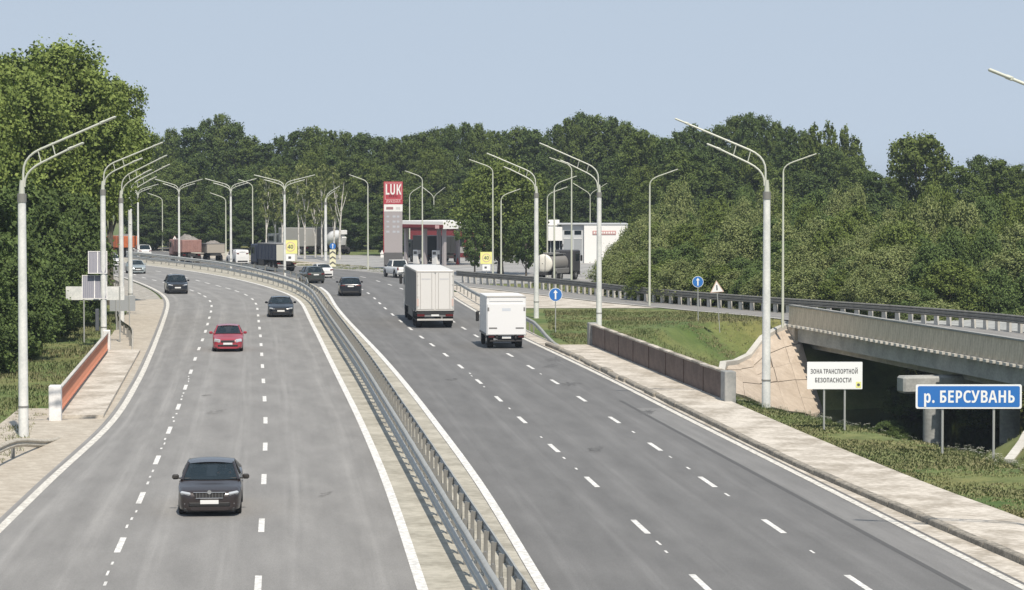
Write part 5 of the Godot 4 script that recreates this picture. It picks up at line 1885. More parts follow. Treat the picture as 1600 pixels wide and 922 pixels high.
	cab(g, -4.3, 2.3, 2.2, 1.9, 0.8, mat("cab_dark", Color(0.05, 0.05, 0.055), 0.5))
	# lorries parked by the trees and at the pumps
	mixer("far concrete mixer lorry with a white drum parked by the bare birch", Vector3(-23.25, 0.00, -372.68), 0.5)
	box_lorry("far grey box lorry parked among the birch trunks", Vector3(-27.86, 0.00, -376.23), 0.9, Color(0.34, 0.34, 0.33), 2.6)
	box_lorry("dark tarpaulin lorry parked next to the concrete mixer", Vector3(-25.18, 0.00, -376.23), 0.7, Color(0.05, 0.055, 0.06), 2.7)
	box_lorry("black lorry refuelling under the canopy between the columns", Vector3(-9.41, 0.00, -331.92), 0.35, Color(0.015, 0.017, 0.018), 2.3)
	box_lorry("dark grey lorry waiting under the canopy by the tree", Vector3(-7.65, 0.00, -334.74), 0.25, Color(0.03, 0.032, 0.034), 2.2)

func dump_truck(label: String, p: Vector3, t: float, c: Color, trailer: bool) -> void:
	var g := thing("dump_truck", label, "dump truck", on_lane(p, 3.6, t), t)
	var m := tri_mat("dump_%d" % int(c.r * 1000), mottle(128, 128, Color(c.r * 0.8, c.g * 0.8, c.b * 0.8), Color(c.r * 1.1, c.g * 1.1, c.b * 1.1), 0.02, 0.1, 141, 0.08), 3.0, 0.7)
	var b := part_box("body", g, Vector3(0, 2.05, 1.0), Vector3(2.5, 1.55, 5.0), m, 0.05)
	part_box("tailgate", b, Vector3(0, 2.05, 3.54), Vector3(2.4, 1.5, 0.08), m, 0.03)
	for s in [-1.0, 1.0]:
		for i in 4:
			part_box("rib", b, Vector3(s * 1.27, 2.05, -1.0 + i * 1.3), Vector3(0.07, 1.5, 0.12), m)
			part_box("tailgate_rib", b, Vector3(s * (0.25 + 0.25 * i), 2.05, 3.6), Vector3(0.06, 1.4, 0.05), m) if i < 3 else null
		part_box("tail_lamp", g, Vector3(s * 0.95, 0.95, 3.4), Vector3(0.36, 0.14, 0.06), M.lamp_red, 0.02)
		part_box("mudflap", g, Vector3(s * 0.92, 0.6, 3.3), Vector3(0.6, 0.6, 0.03), M.rubber)
		for z in [2.6, 1.3, -2.4]:
			wheel(g, s * 0.98, z, 0.5, 0.42, 8)
	part_box("chassis", g, Vector3(0, 0.95, 0.2), Vector3(1.0, 0.4, 6.6), M.chassis)
	cab(g, -3.6, 2.4, 1.95, 1.9, 0.85, m)
	heap(g, Vector3(0, 2.78, 1.0), Vector3(1.15, 0.75 if trailer else 0.35, 2.3))
	if trailer:
		var q := part_box("trailer_body", g, Vector3(2.9, 1.75, 2.6), Vector3(2.3, 1.15, 3.2), mat("trailer_dusty", Color(0.34, 0.31, 0.27), 0.8), 0.05)
		part_box("trailer_rim", q, Vector3(2.9, 2.34, 2.6), Vector3(2.36, 0.06, 3.26), M.truck_grey)
		heap(g, Vector3(2.9, 2.25, 2.6), Vector3(1.05, 0.5, 1.45))
		part_box("drawbar", g, Vector3(1.6, 1.0, 1.5), Vector3(2.2, 0.16, 0.16), M.chassis)
		for z in [1.9, 3.3]:
			wheel(g, 2.1, z, 0.48, 0.36, 8)
			wheel(g, 3.7, z, 0.48, 0.36, 8)
		part_box("trailer_frame", g, Vector3(2.9, 1.0, 2.6), Vector3(1.4, 0.3, 3.2), M.chassis)

func heap(g: Node, c: Vector3, s: Vector3) -> void:
	var mb := MB.new()
	var rows := []
	for i in 9:
		var row := PackedVector3Array()
		for j in 9:
			var u := i / 4.0 - 1
			var w := j / 4.0 - 1
			var h := maxf(0.0, 1.0 - maxf(absf(u), absf(w))) * 1.3
			h = minf(h, 1.0) * (0.85 + 0.4 * noise.get_noise_2d(u * 30 + c.x * 7, w * 30))
			row.append(c + Vector3(w * s.x, h * s.y, u * s.z))
		rows.append(row)
	mb.grid(rows, false, c - Vector3(0, 5, 0))
	obj("load", mb.mesh(M.gravel_dark), g)

func mixer(label: String, p: Vector3, t: float) -> void:
	var g := thing("mixer_lorry", label, "lorry", on_lane(p, 3.8, t), t)
	var mb := MB.new()
	var rows := []
	for e in [[3.2, 0.35, 2.7], [2.8, 0.6, 2.55], [1.5, 1.1, 2.3], [0.4, 1.15, 2.15], [-0.9, 0.85, 1.95], [-1.5, 0.3, 1.85]]:
		var row := PackedVector3Array()
		for i in 20:
			row.append(Vector3(cos(TAU * i / 20) * e[1], e[2] + sin(TAU * i / 20) * e[1], e[0]))
		rows.append(row)
	mb.grid(rows, true, Vector3(0, 2.2, 0.8))
	mb.fan(Array(rows[0]), Vector3(0, 2.2, 0))
	obj("drum", mb.mesh(M.paint_white), g)
	part_box("chute", g, Vector3(0, 1.9, 3.5), Vector3(0.7, 1.2, 0.3), M.paint_white, 0.04, Basis(Vector3.RIGHT, 0.4))
	part_box("hopper", g, Vector3(0, 3.1, 3.4), Vector3(1.0, 0.6, 0.6), M.paint_white, 0.05)
	part_box("chassis", g, Vector3(0, 0.95, 0), Vector3(1.0, 0.36, 7.4), M.chassis)
	for s in [-1.0, 1.0]:
		part_box("support", g, Vector3(s * 0.6, 1.6, 2.9), Vector3(0.14, 1.2, 0.2), M.truck_grey)
		for z in [2.8, 1.5, -2.7]:
			wheel(g, s * 0.98, z, 0.5, 0.4, 8)
	cab(g, -3.9, 2.4, 2.0, 1.8, 0.85, M.paint_white)

func box_lorry(label: String, p: Vector3, t: float, c: Color, h: float) -> void:
	var g := thing("box_lorry", label, "lorry", on_lane(p, 3.8, t), t)
	var m := mat("lorry_%d_%d" % [int(c.r * 1000), int(h * 10)], c, 0.6)
	var b := part_box("cargo_box", g, Vector3(0, 1.05 + h * 0.5, 1.0), Vector3(2.45, h, 5.4), m, 0.04)
	for s in [-1.0, 1.0]:
		part_box("rear_door", b, Vector3(s * 0.59, 1.05 + h * 0.5, 3.72), Vector3(1.12, h - 0.2, 0.05), m, 0.01)
		part_box("tail_lamp", g, Vector3(s * 0.95, 0.88, 3.6), Vector3(0.4, 0.14, 0.06), M.lamp_red, 0.02)
		for z in [2.5, -2.6]:
			wheel(g, s * 0.98, z, 0.48, 0.4, 8)
	part_box("underrun_bar", g, Vector3(0, 0.55, 3.6), Vector3(2.2, 0.12, 0.1), M.chassis, 0.02)
	part_box("chassis", g, Vector3(0, 0.85, 0), Vector3(1.0, 0.34, 7.2), M.chassis)
	cab(g, -3.9, 2.35, 2.0, 1.8, 0.8, m)

# ---------------------------------------------------------------- driver of the near car
# bones: [a, ra, b, rb]; the body is one surface drawn through their smooth union
func skin_mesh(bones: Array, cell: float, k: float) -> MB:
	var lo := Vector3.ONE * 1e9
	var hi := -lo
	for b in bones:
		for e in [[b[0], b[1]], [b[2], b[3]]]:
			lo = lo.min(e[0] - Vector3.ONE * (e[1] + cell * 3))
			hi = hi.max(e[0] + Vector3.ONE * (e[1] + cell * 3))
	var n := Vector3i(((hi - lo) / cell).ceil()) + Vector3i.ONE
	var f := PackedFloat32Array()
	f.resize(n.x * n.y * n.z)
	var q := 0
	for z in n.z:
		for y in n.y:
			for x in n.x:
				var p := lo + Vector3(x, y, z) * cell
				var s := 0.0
				for b in bones:
					var ab: Vector3 = b[2] - b[0]
					var t := clampf((p - b[0]).dot(ab) / maxf(ab.length_squared(), 1e-9), 0, 1)
					var d: float = p.distance_to(b[0] + ab * t) - lerpf(b[1], b[3], t)
					s += exp(-d / k)
				f[q] = -k * log(maxf(s, 1e-12))
				q += 1
	var mb := MB.new()
	var ids := {}
	var sx := 1
	var sy := n.x
	var sz := n.x * n.y
	for z in n.z - 1:
		for y in n.y - 1:
			for x in n.x - 1:
				var b0 := x + y * sy + z * sz
				var acc := Vector3.ZERO
				var c := 0
				for e in [[0, 1, 0], [0, 2, 1], [0, 4, 2], [1, 3, 1], [1, 5, 2], [2, 3, 0], [2, 6, 2], [3, 7, 2], [4, 5, 0], [4, 6, 1], [5, 7, 1], [6, 7, 0]]:
					var i0: int = e[0]
					var i1: int = e[1]
					var f0 := f[b0 + (i0 & 1) * sx + ((i0 >> 1) & 1) * sy + (i0 >> 2) * sz]
					var f1 := f[b0 + (i1 & 1) * sx + ((i1 >> 1) & 1) * sy + (i1 >> 2) * sz]
					if (f0 < 0) != (f1 < 0):
						var t := f0 / (f0 - f1)
						acc += Vector3(i0 & 1, (i0 >> 1) & 1, i0 >> 2).lerp(Vector3(i1 & 1, (i1 >> 1) & 1, i1 >> 2), t)
						c += 1
				if c > 0:
					ids[b0] = mb.v.size()
					mb.v.append(lo + (Vector3(x, y, z) + acc / c) * cell)
					mb.n.append(Vector3(f[b0 + sx] - f[b0], f[b0 + sy] - f[b0], f[b0 + sz] - f[b0]).normalized())
					mb.uv.append(Vector2.ZERO)
	for z in range(1, n.z - 1):
		for y in range(1, n.y - 1):
			for x in range(1, n.x - 1):
				var b0 := x + y * sy + z * sz
				for ax in 3:
					var st: int = [sx, sy, sz][ax]
					if (f[b0] < 0) == (f[b0 + st] < 0):
						continue
					var u: int = [sy, sz, sx][ax]
					var w: int = [sz, sx, sy][ax]
					var a: int = ids[b0 - u - w]
					var b: int = ids[b0 - w]
					var c: int = ids[b0]
					var d: int = ids[b0 - u]
					if f[b0] < 0:
						mb.ix.append_array([a, c, b, a, d, c])
					else:
						mb.ix.append_array([a, b, c, a, c, d])
	return mb

func driver(at: Vector3, turn: float) -> void:
	var g := thing("person", "driver in a pale shirt with both arms on the steering wheel of the brown liftback", "person", at, turn)
	# seat base at 0.45 m, left seat; the wheel is ahead (-z)
	var o := Vector3(-0.38, 0.0, 0.1)
	var hip := o + Vector3(0, 0.52, 0.12)
	var chest := o + Vector3(0, 0.95, 0.2)
	var neck := o + Vector3(0, 1.13, 0.2)
	var bones := [[hip, 0.14, o + Vector3(0, 0.75, 0.17), 0.135], [o + Vector3(0, 0.75, 0.17), 0.135, chest, 0.14], [chest + Vector3(-0.13, 0.05, 0), 0.075, chest + Vector3(0.13, 0.05, 0), 0.075], [chest, 0.1, neck, 0.05]]
	var hands := []
	for s in [-1.0, 1.0]:
		var sh: Vector3 = chest + Vector3(s * 0.18, 0.05, 0)
		var el: Vector3 = o + Vector3(s * 0.27, 0.86, -0.06)
		var wr: Vector3 = o + Vector3(s * 0.17, 1.03, -0.26)
		bones.append([sh, 0.062, el, 0.047])
		bones.append([el, 0.047, wr, 0.034])
		bones.append([hip + Vector3(s * 0.08, 0, 0), 0.095, o + Vector3(s * 0.15, 0.58, -0.34), 0.065])
		bones.append([o + Vector3(s * 0.15, 0.58, -0.34), 0.06, o + Vector3(s * 0.14, 0.3, -0.62), 0.045])
		hands.append([s, wr])
	obj("body", skin_mesh(bones, 0.022, 0.02).mesh(mat("shirt", Color(0.46, 0.50, 0.54), 0.9)), g)
	var skin := mat("skin", Color(0.46, 0.29, 0.21), 0.6)
	var hd := neck + Vector3(0, 0.15, -0.02)
	var hb := [[neck + Vector3(0, -0.04, 0), 0.05, neck + Vector3(0, 0.06, -0.01), 0.05], [hd + Vector3(0, 0.035, 0.015), 0.078, hd + Vector3(0, 0.03, -0.01), 0.076], [hd + Vector3(0, -0.02, -0.03), 0.062, hd + Vector3(0, -0.075, -0.055), 0.034], [hd + Vector3(0, 0.01, -0.092), 0.012, hd + Vector3(0, -0.02, -0.106), 0.014], [hd + Vector3(-0.082, 0.0, 0.01), 0.016, hd + Vector3(-0.084, -0.03, 0.008), 0.012], [hd + Vector3(0.082, 0.0, 0.01), 0.016, hd + Vector3(0.084, -0.03, 0.008), 0.012]]
	obj("head", skin_mesh(hb, 0.01, 0.008).mesh(skin), g)
	obj("hair", skin_mesh([[hd + Vector3(0, 0.065, 0.03), 0.078, hd + Vector3(0, 0.07, -0.02), 0.066], [hd + Vector3(0, 0.0, 0.06), 0.05, hd + Vector3(0, 0.05, 0.04), 0.07]], 0.014, 0.01).mesh(mat("hair", Color(0.03, 0.022, 0.016), 0.8)), g)
	for h in hands:
		var s: float = h[0]
		var w: Vector3 = h[1]
		var palm := w + Vector3(-s * 0.01, 0.03, -0.06)
		var fb := [[w, 0.03, palm, 0.036]]
		for i in 4:
			var b0 := palm + Vector3(s * (0.03 - 0.02 * i), 0.01, -0.03)
			var b1 := b0 + Vector3(0, -0.012, -0.035)
			fb.append([b0, 0.01, b1, 0.009])
			fb.append([b1, 0.009, b1 + Vector3(0, -0.03, -0.006), 0.008])
		fb.append([palm + Vector3(-s * 0.03, 0, 0.01), 0.011, palm + Vector3(-s * 0.055, 0.015, -0.03), 0.009])
		obj("hand", skin_mesh(fb, 0.008, 0.004).mesh(skin), g)

# ---------------------------------------------------------------- fuel station and white building
func station() -> void:
	var red := mat("station_red", Color(0.40, 0.05, 0.068), 0.5)
	var dark_red := mat("station_dark_red", Color(0.16, 0.022, 0.028), 0.6)
	var white := mat("station_white", Color(0.74, 0.74, 0.73), 0.5)
	var grey := mat("station_grey", Color(0.34, 0.315, 0.325), 0.55)
	var dgrey := mat("station_dark_grey", Color(0.10, 0.10, 0.105), 0.6)
	var digit := mat("price_digit", Color(0.42, 0.44, 0.48), 0.5)
	# price pylon
	var g := thing("price_pylon", "tall price pylon with a red head, white band and grey column", "pylon", Vector3(-13.63, 0.00, -308.56), 0.04)
	part_box("base", g, Vector3(0, 0.9, 0), Vector3(2.16, 1.9, 0.6), dgrey, 0.02)
	var col := part_box("column", g, Vector3(0, 4.2, 0), Vector3(2.1, 4.7, 0.52), grey, 0.02)
	part_box("side_strip", g, Vector3(-1.09, 5.0, 0), Vector3(0.07, 6.6, 0.55), red)
	part_box("band", g, Vector3(0, 6.98, 0), Vector3(2.14, 0.84, 0.56), white, 0.02)
	part_box("band_print", g, Vector3(-0.4, 6.95, 0.285), Vector3(0.8, 0.3, 0.008), mat("band_print", Color(0.30, 0.16, 0.17), 0.6))
	part_box("band_print", g, Vector3(0.55, 6.95, 0.285), Vector3(0.5, 0.28, 0.008), mat("band_print_pale", Color(0.56, 0.55, 0.55), 0.6))
	var head := part_box("head", g, Vector3(0, 8.7, 0), Vector3(2.2, 2.6, 0.6), red, 0.03)
	var fr := MB.new()
	for s in [-1, 1]:
		fr.box(Vector3(s * 0.92, 8.9, 0.305), Vector3(0.05, 1.9, 0.012))
		fr.box(Vector3(0, 8.9 + s * 0.93, 0.306), Vector3(1.88, 0.05, 0.012))
	obj("frame", fr.mesh(mat("sign_pink", Color(0.66, 0.42, 0.42), 0.5)), head)
	var t := obj("lettering", text_mesh("LUK", 1.5, white, 0.02), head)
	t.position = Vector3(0.0, 9.08, 0.32)
	t.scale = Vector3(0.66, 1.1, 1)
	t = obj("lettering", text_mesh("OIL", 0.34, dark_red, 0.02), head)
	t.position = Vector3(0, 8.34, 0.32)
	t.scale = Vector3(1.9, 0.8, 1)
	t = obj("lettering", text_mesh("ЛУКОЙЛ", 0.42, mat("sign_pink", Color.WHITE), 0.02), head)
	t.position = Vector3(0, 7.72, 0.32)
	t.scale = Vector3(0.95, 1, 1)
	for i in 4:
		var y := 6.0 - i * 0.58
		for x in [[-0.62, 0.36], [0.1, 0.34], [0.56, 0.3]]:
			if i in [0, 1, 2] and x[0] == -0.62:
				part_box("price_digit", col, Vector3(x[0], y, 0.265), Vector3(0.3, 0.2, 0.01), digit)
			else:
				part_box("price_digit", col, Vector3(x[0], y, 0.265), Vector3(x[1], 0.24, 0.01), digit)
	# canopy on columns
	g = thing("fuel_canopy", "white topped fuel canopy with a dark red fascia on grey columns", "canopy", Vector3(-10.18, 0.00, -323.75), -0.8)
	var rf := part_box("roof", g, Vector3(0, 5.1, -2.5), Vector3(9.2, 0.45, 8.4), white, 0.03)
	part_box("fascia", rf, Vector3(0, 4.72, 1.66), Vector3(9.2, 0.36, 0.12), dark_red, 0.02)
	part_box("fascia_side", rf, Vector3(4.56, 4.64, -2.5), Vector3(0.12, 0.5, 8.3), white, 0.02)
	part_box("ceiling", rf, Vector3(0, 4.5, -2.5), Vector3(8.9, 0.2, 8.1), dark_red)
	part_box("fascia_badge", rf, Vector3(3.6, 4.64, 1.73), Vector3(0.7, 0.4, 0.03), mat("sign_pink", Color.WHITE))
	for x in [-3.4, 0.0, 3.4]:
		for z in [0.4, -5.0]:
			part_box("column", g, Vector3(x, 2.2, z), Vector3(0.42, 4.6, 0.42), grey, 0.04)
	for x in [-1.7, 1.7]:
		var pu := thing("fuel_pump", "white and grey fuel pump on the island under the canopy", "fuel pump", g.transform * Vector3(x, 0, 0.2), -0.8, "fuel pumps")
		part_box("housing", pu, Vector3(0, 0.95, 0), Vector3(0.9, 1.7, 0.5), white, 0.04)
		part_box("display", pu, Vector3(0, 1.45, 0.256), Vector3(0.6, 0.35, 0.02), dgrey, 0.006)
		part_box("nozzle_holder", pu, Vector3(0.47, 1.0, 0), Vector3(0.08, 0.6, 0.3), dgrey, 0.02)
	g = thing("station_shop", "low red walled station shop behind the fuel canopy", "building", Vector3(-8.55, 0.00, -359.11), -0.3)
	part_box("wall", g, Vector3(0, 1.9, -3), Vector3(11, 3.8, 6), dark_red, 0.03)
	part_box("roof", g, Vector3(0, 3.95, -3), Vector3(11.4, 0.25, 6.4), grey, 0.03)
	part_box("light_band", g, Vector3(0, 1.0, 0.02), Vector3(10.6, 0.8, 0.05), mat("shop_band", Color(0.34, 0.33, 0.32), 0.6))
	for i in 4:
		var w := part_box("window", g, Vector3(-3.9 + i * 2.6, 2.1, 0.02), Vector3(1.9, 1.3, 0.06), M.glass_dark, 0.01)
		part_box("frame", w, Vector3(-3.9 + i * 2.6, 2.1, 0.055), Vector3(0.06, 1.3, 0.02), grey)
	# small items on the forecourt
	g = thing("bollard_sign", "small white triangle notice standing beside the price pylon", "sign", Vector3(-16.32, 0.00, -337.60))
	plate("triangle", PackedVector2Array([Vector2(-0.28, -0.25), Vector2(0.28, -0.25), Vector2(0, 0.3)]), 0, 0.03, white, g, Vector3(0, 1.2, 0))
	post_part(g, 0, 0, 1.2, -0.02, 0.03, M.sign_post)
	plate("plate", rounded(0.4, 0.35, 0.03), 0, 0.03, white, g, Vector3(0, 0.7, 0))
	g = thing("traffic_cone", "red and white cone on the forecourt under the canopy edge", "cone", Vector3(-6.61, 0.00, -326.43))
	var mb := MB.new()
	mb.tube([Vector3(0, 0.04, 0), Vector3(0, 0.75, 0)], [0.2, 0.04], 12)
	obj("cone", mb.mesh(mat("cone_red", Color(0.55, 0.06, 0.05), 0.6)), g)
	part_box("foot", g, Vector3(0, 0.02, 0), Vector3(0.5, 0.05, 0.5), M.cone_red, 0.01)
	# white cafe building
	g = thing("white_building", "flat roofed white building with a reddish lettered sign and a dark glazed entrance", "building", Vector3(9.09, 0.00, -331.92), 0.0)
	var wl := mat("building_white", Color(0.76, 0.76, 0.75), 0.6)
	var gw := mat("building_grey", Color(0.44, 0.46, 0.48), 0.6)
	part_box("wall", g, Vector3(2.5, 2.3, -3.5), Vector3(5.4, 4.9, 7.0), wl, 0.03)
	part_box("bay", g, Vector3(-1.55, 2.3, -3.7), Vector3(2.66, 4.8, 6.6), gw, 0.02)
	part_box("entrance", g, Vector3(-3.75, 1.3, -3.8), Vector3(1.7, 2.9, 6.4), M.glass_dark, 0.01)
	part_box("entrance_fascia", g, Vector3(-3.75, 3.6, -3.4), Vector3(1.74, 1.7, 7.0), wl, 0.02)
	part_box("roof_box", g, Vector3(-3.9, 4.95, -3.0), Vector3(1.4, 0.7, 2.0), wl, 0.02)
	part_box("parapet_cap", g, Vector3(0.9, 4.8, -3.5), Vector3(8.7, 0.14, 7.2), gw, 0.02)
	var sb := part_box("sign_board", g, Vector3(2.3, 3.75, 0.04), Vector3(2.9, 0.5, 0.08), mat("board_rose", Color(0.52, 0.30, 0.29), 0.5), 0.03)
	for i in 9:
		part_box("letter_block", sb, Vector3(1.1 + i * 0.3, 3.75, 0.09), Vector3(0.18, 0.22, 0.02), wl)
	for x in [-2.2, -0.95]:
		part_box("upper_window", g, Vector3(x, 3.75, -0.39), Vector3(0.85, 0.5, 0.06), M.glass_dark, 0.01)
		var w := part_box("door_panel", g, Vector3(x, 1.7, -0.39), Vector3(0.95, 2.6, 0.06), mat("panel_grey", Color(0.30, 0.32, 0.34), 0.4), 0.01)
		part_box("door_frame", w, Vector3(x, 3.03, -0.37), Vector3(1.05, 0.06, 0.08), wl)
	for x in [-4.3, -3.75, -3.2]:
		part_box("mullion", g, Vector3(x, 1.3, -0.58), Vector3(0.07, 2.8, 0.07), gw)
	for y in [1.4, 2.2]:
		part_box("lamp_box", g, Vector3(-2.85, y, -0.36), Vector3(0.22, 0.3, 0.12), dgrey, 0.02)

# ---------------------------------------------------------------- vegetation
var leaf_mats := {}

func leaf_mat(key: String) -> StandardMaterial3D:
	if not leaf_mats.has(key):
		var m := StandardMaterial3D.new()
		m.vertex_color_use_as_albedo = true
		m.roughness = 0.75
		m.metallic_specular = 0.25
		m.cull_mode = BaseMaterial3D.CULL_DISABLED
		m.backlight_enabled = true
		m.backlight = Color(0.5, 0.55, 0.22)
		leaf_mats[key] = m
	return leaf_mats[key]

# crown: leaves on the skins of many blobs inside an envelope; o: dictionary
func grow(sd: int, o: Dictionary) -> Array:
	var r := RandomNumberGenerator.new()
	r.seed = sd
	var H: float = o.h
	var R: float = o.w * 0.5
	var base: float = o.get("base", 0.2) * H
	var belly: float = o.get("belly", 0.45)
	var blobs := []
	var nb: int = o.get("blobs", 26)
	for i in nb:
		var f := (i + r.randf()) / nb
		# envelope radius at height fraction f
		var env := pow(f / belly, 0.55) if f < belly else pow(maxf(0.0, (1.0 - f) / (1.0 - belly)), o.get("taper", 0.6))
		env = clampf(env, 0.12, 1.0)
		var a := i * 2.399963 + r.randf_range(-0.5, 0.5)
		var q := sqrt(r.randf_range(0.25, 1.0))
		var br := R * r.randf_range(0.24, 0.44) * (0.55 + 0.45 * env)
		var rad := maxf(0.0, R * env - br * 0.6) * q
		var y := base + f * (H - base)
		y = minf(y, H - br * 0.75)
		blobs.append([Vector3(cos(a) * rad, y, sin(a) * rad), br])
	var mb := MB.new()
	mb.use_col = true
	var area := 0.0
	for b in blobs:
		area += b[1] * b[1]
	var n: int = o.leaves
	var ls: float = o.leaf
	var c0: Color = o.c0
	var c1: Color = o.c1
	var tall: float = o.get("stretch", 1.0)
	for b in blobs:
		var k := int(n * b[1] * b[1] / area)
		var twigs := maxi(6, k / int(o.get("spray", 42)))
		for tw in twigs:
			var z := r.randf_range(-0.75, 1.0)
			var a := r.randf() * TAU
			var dir := Vector3(sqrt(1 - z * z) * cos(a), z, sqrt(1 - z * z) * sin(a))
			var ext := r.randf_range(0.70, 1.12)
			var centre: Vector3 = b[0] + dir * b[1] * ext * Vector3(1, o.get("flat", 0.85) * tall, 1)
			var tone := r.randf()
			var tw_r: float = b[1] * r.randf_range(0.20, 0.40)
			for j in k / twigs:
				var p := centre + Vector3(r.randfn(), r.randfn() * tall, r.randfn()) * tw_r * 0.62
				if p.y < 0.05:
					p.y = 0.05 + r.randf() * 0.3
				var nn := (Vector3(r.randf_range(-1, 1), r.randf_range(-0.4, 1.2), r.randf_range(-1, 1)) + dir * 0.7).normalized()
				var u := nn.cross(Vector3(r.randf_range(-1, 1), r.randf_range(-1, 1), r.randf_range(-1, 1))).normalized()
				var v := nn.cross(u)
				var s := ls * r.randf_range(0.6, 1.35)
				var idx := mb.v.size()
				var wdt: float = s * o.get("leaf_w", 0.42)
				mb.v.append_array([p - u * s * 0.5, p + v * wdt - u * s * 0.02, p + u * s * 0.5, p - v * wdt])
				mb.n.append_array([nn, nn, nn, nn])
				mb.uv.append_array([Vector2.ZERO, Vector2.ZERO, Vector2.ZERO, Vector2.ZERO])
				var c := c0.lerp(c1, clampf(tone * 0.55 + r.randf() * 0.45, 0, 1))
				mb.col.append_array([c, c, c, c])
				mb.ix.append_array([idx, idx + 1, idx + 2, idx, idx + 2, idx + 3])
	# trunk and limbs
	var tb := MB.new()
	var tr: float = o.get("trunk", 0.22)
	var lean := Vector3(r.randf_range(-0.3, 0.3), 0, r.randf_range(-0.3, 0.3))
	var pts := []
	var rad := []
	for i in 6:
		var f := i / 5.0
		pts.append(Vector3(0, -0.6 + f * H * 0.82, 0) + lean * f * f + Vector3(sin(f * 5.0 + sd) * 0.12, 0, cos(f * 4.0 + sd) * 0.12) * f)
		rad.append(tr * (1.0 - 0.85 * f) * (1.25 if i == 0 else 1.0))
	tb.tube(pts, rad, 8)
	if o.get("limbs", true):
		for i in range(0, blobs.size(), 2):
			var b: Array = blobs[i]
			var f := clampf((b[0].y - H * 0.12) / (H * 0.82), 0.15, 0.9)
			var y0: float = f * H * 0.82 - 0.6 - b[0].length() * 0.12
			var s := Vector3(0, maxf(y0, H * 0.12), 0) + lean * f * f
			tb.tube([s, s.lerp(b[0], 0.55) + Vector3(0, -0.15, 0), b[0]], [tr * 0.38, tr * 0.22, tr * 0.06], 5, false)
	return [mb.mesh(leaf_mat("leaf")), tb.mesh(M[o.get("bark", "bark")]), H, o.w]

func plant_tree(called: String, label: String, category: String, kind: Array, at: Vector3, h: float, w: float, turn: float, group: String) -> Node3D:
	var g := thing(called, label, category, at, turn, group)
	g.scale = Vector3(w / kind[3], h / kind[2], w / kind[3])
	obj("trunk", kind[1], g)
	obj("crown", kind[0], g)
	return g

# which landmark a distant tree stands behind, by bearing
func behind(x: float, d: float) -> String:
	var b := x / d
	for e in [[-0.118, "behind the loaded dump truck"], [-0.092, "behind the white delivery van"], [-0.066, "behind the birches"], [-0.036, "behind the price pylon"], [-0.019, "behind the fuel canopy"], [0.012, "behind the broad tree"], [0.046, "behind the white building"], [0.075, "behind the willow scrub"], [0.2, "behind the tall verge lamp post"]]:
		if b < e[0]:
			return e[1]
	return "behind the scrub"

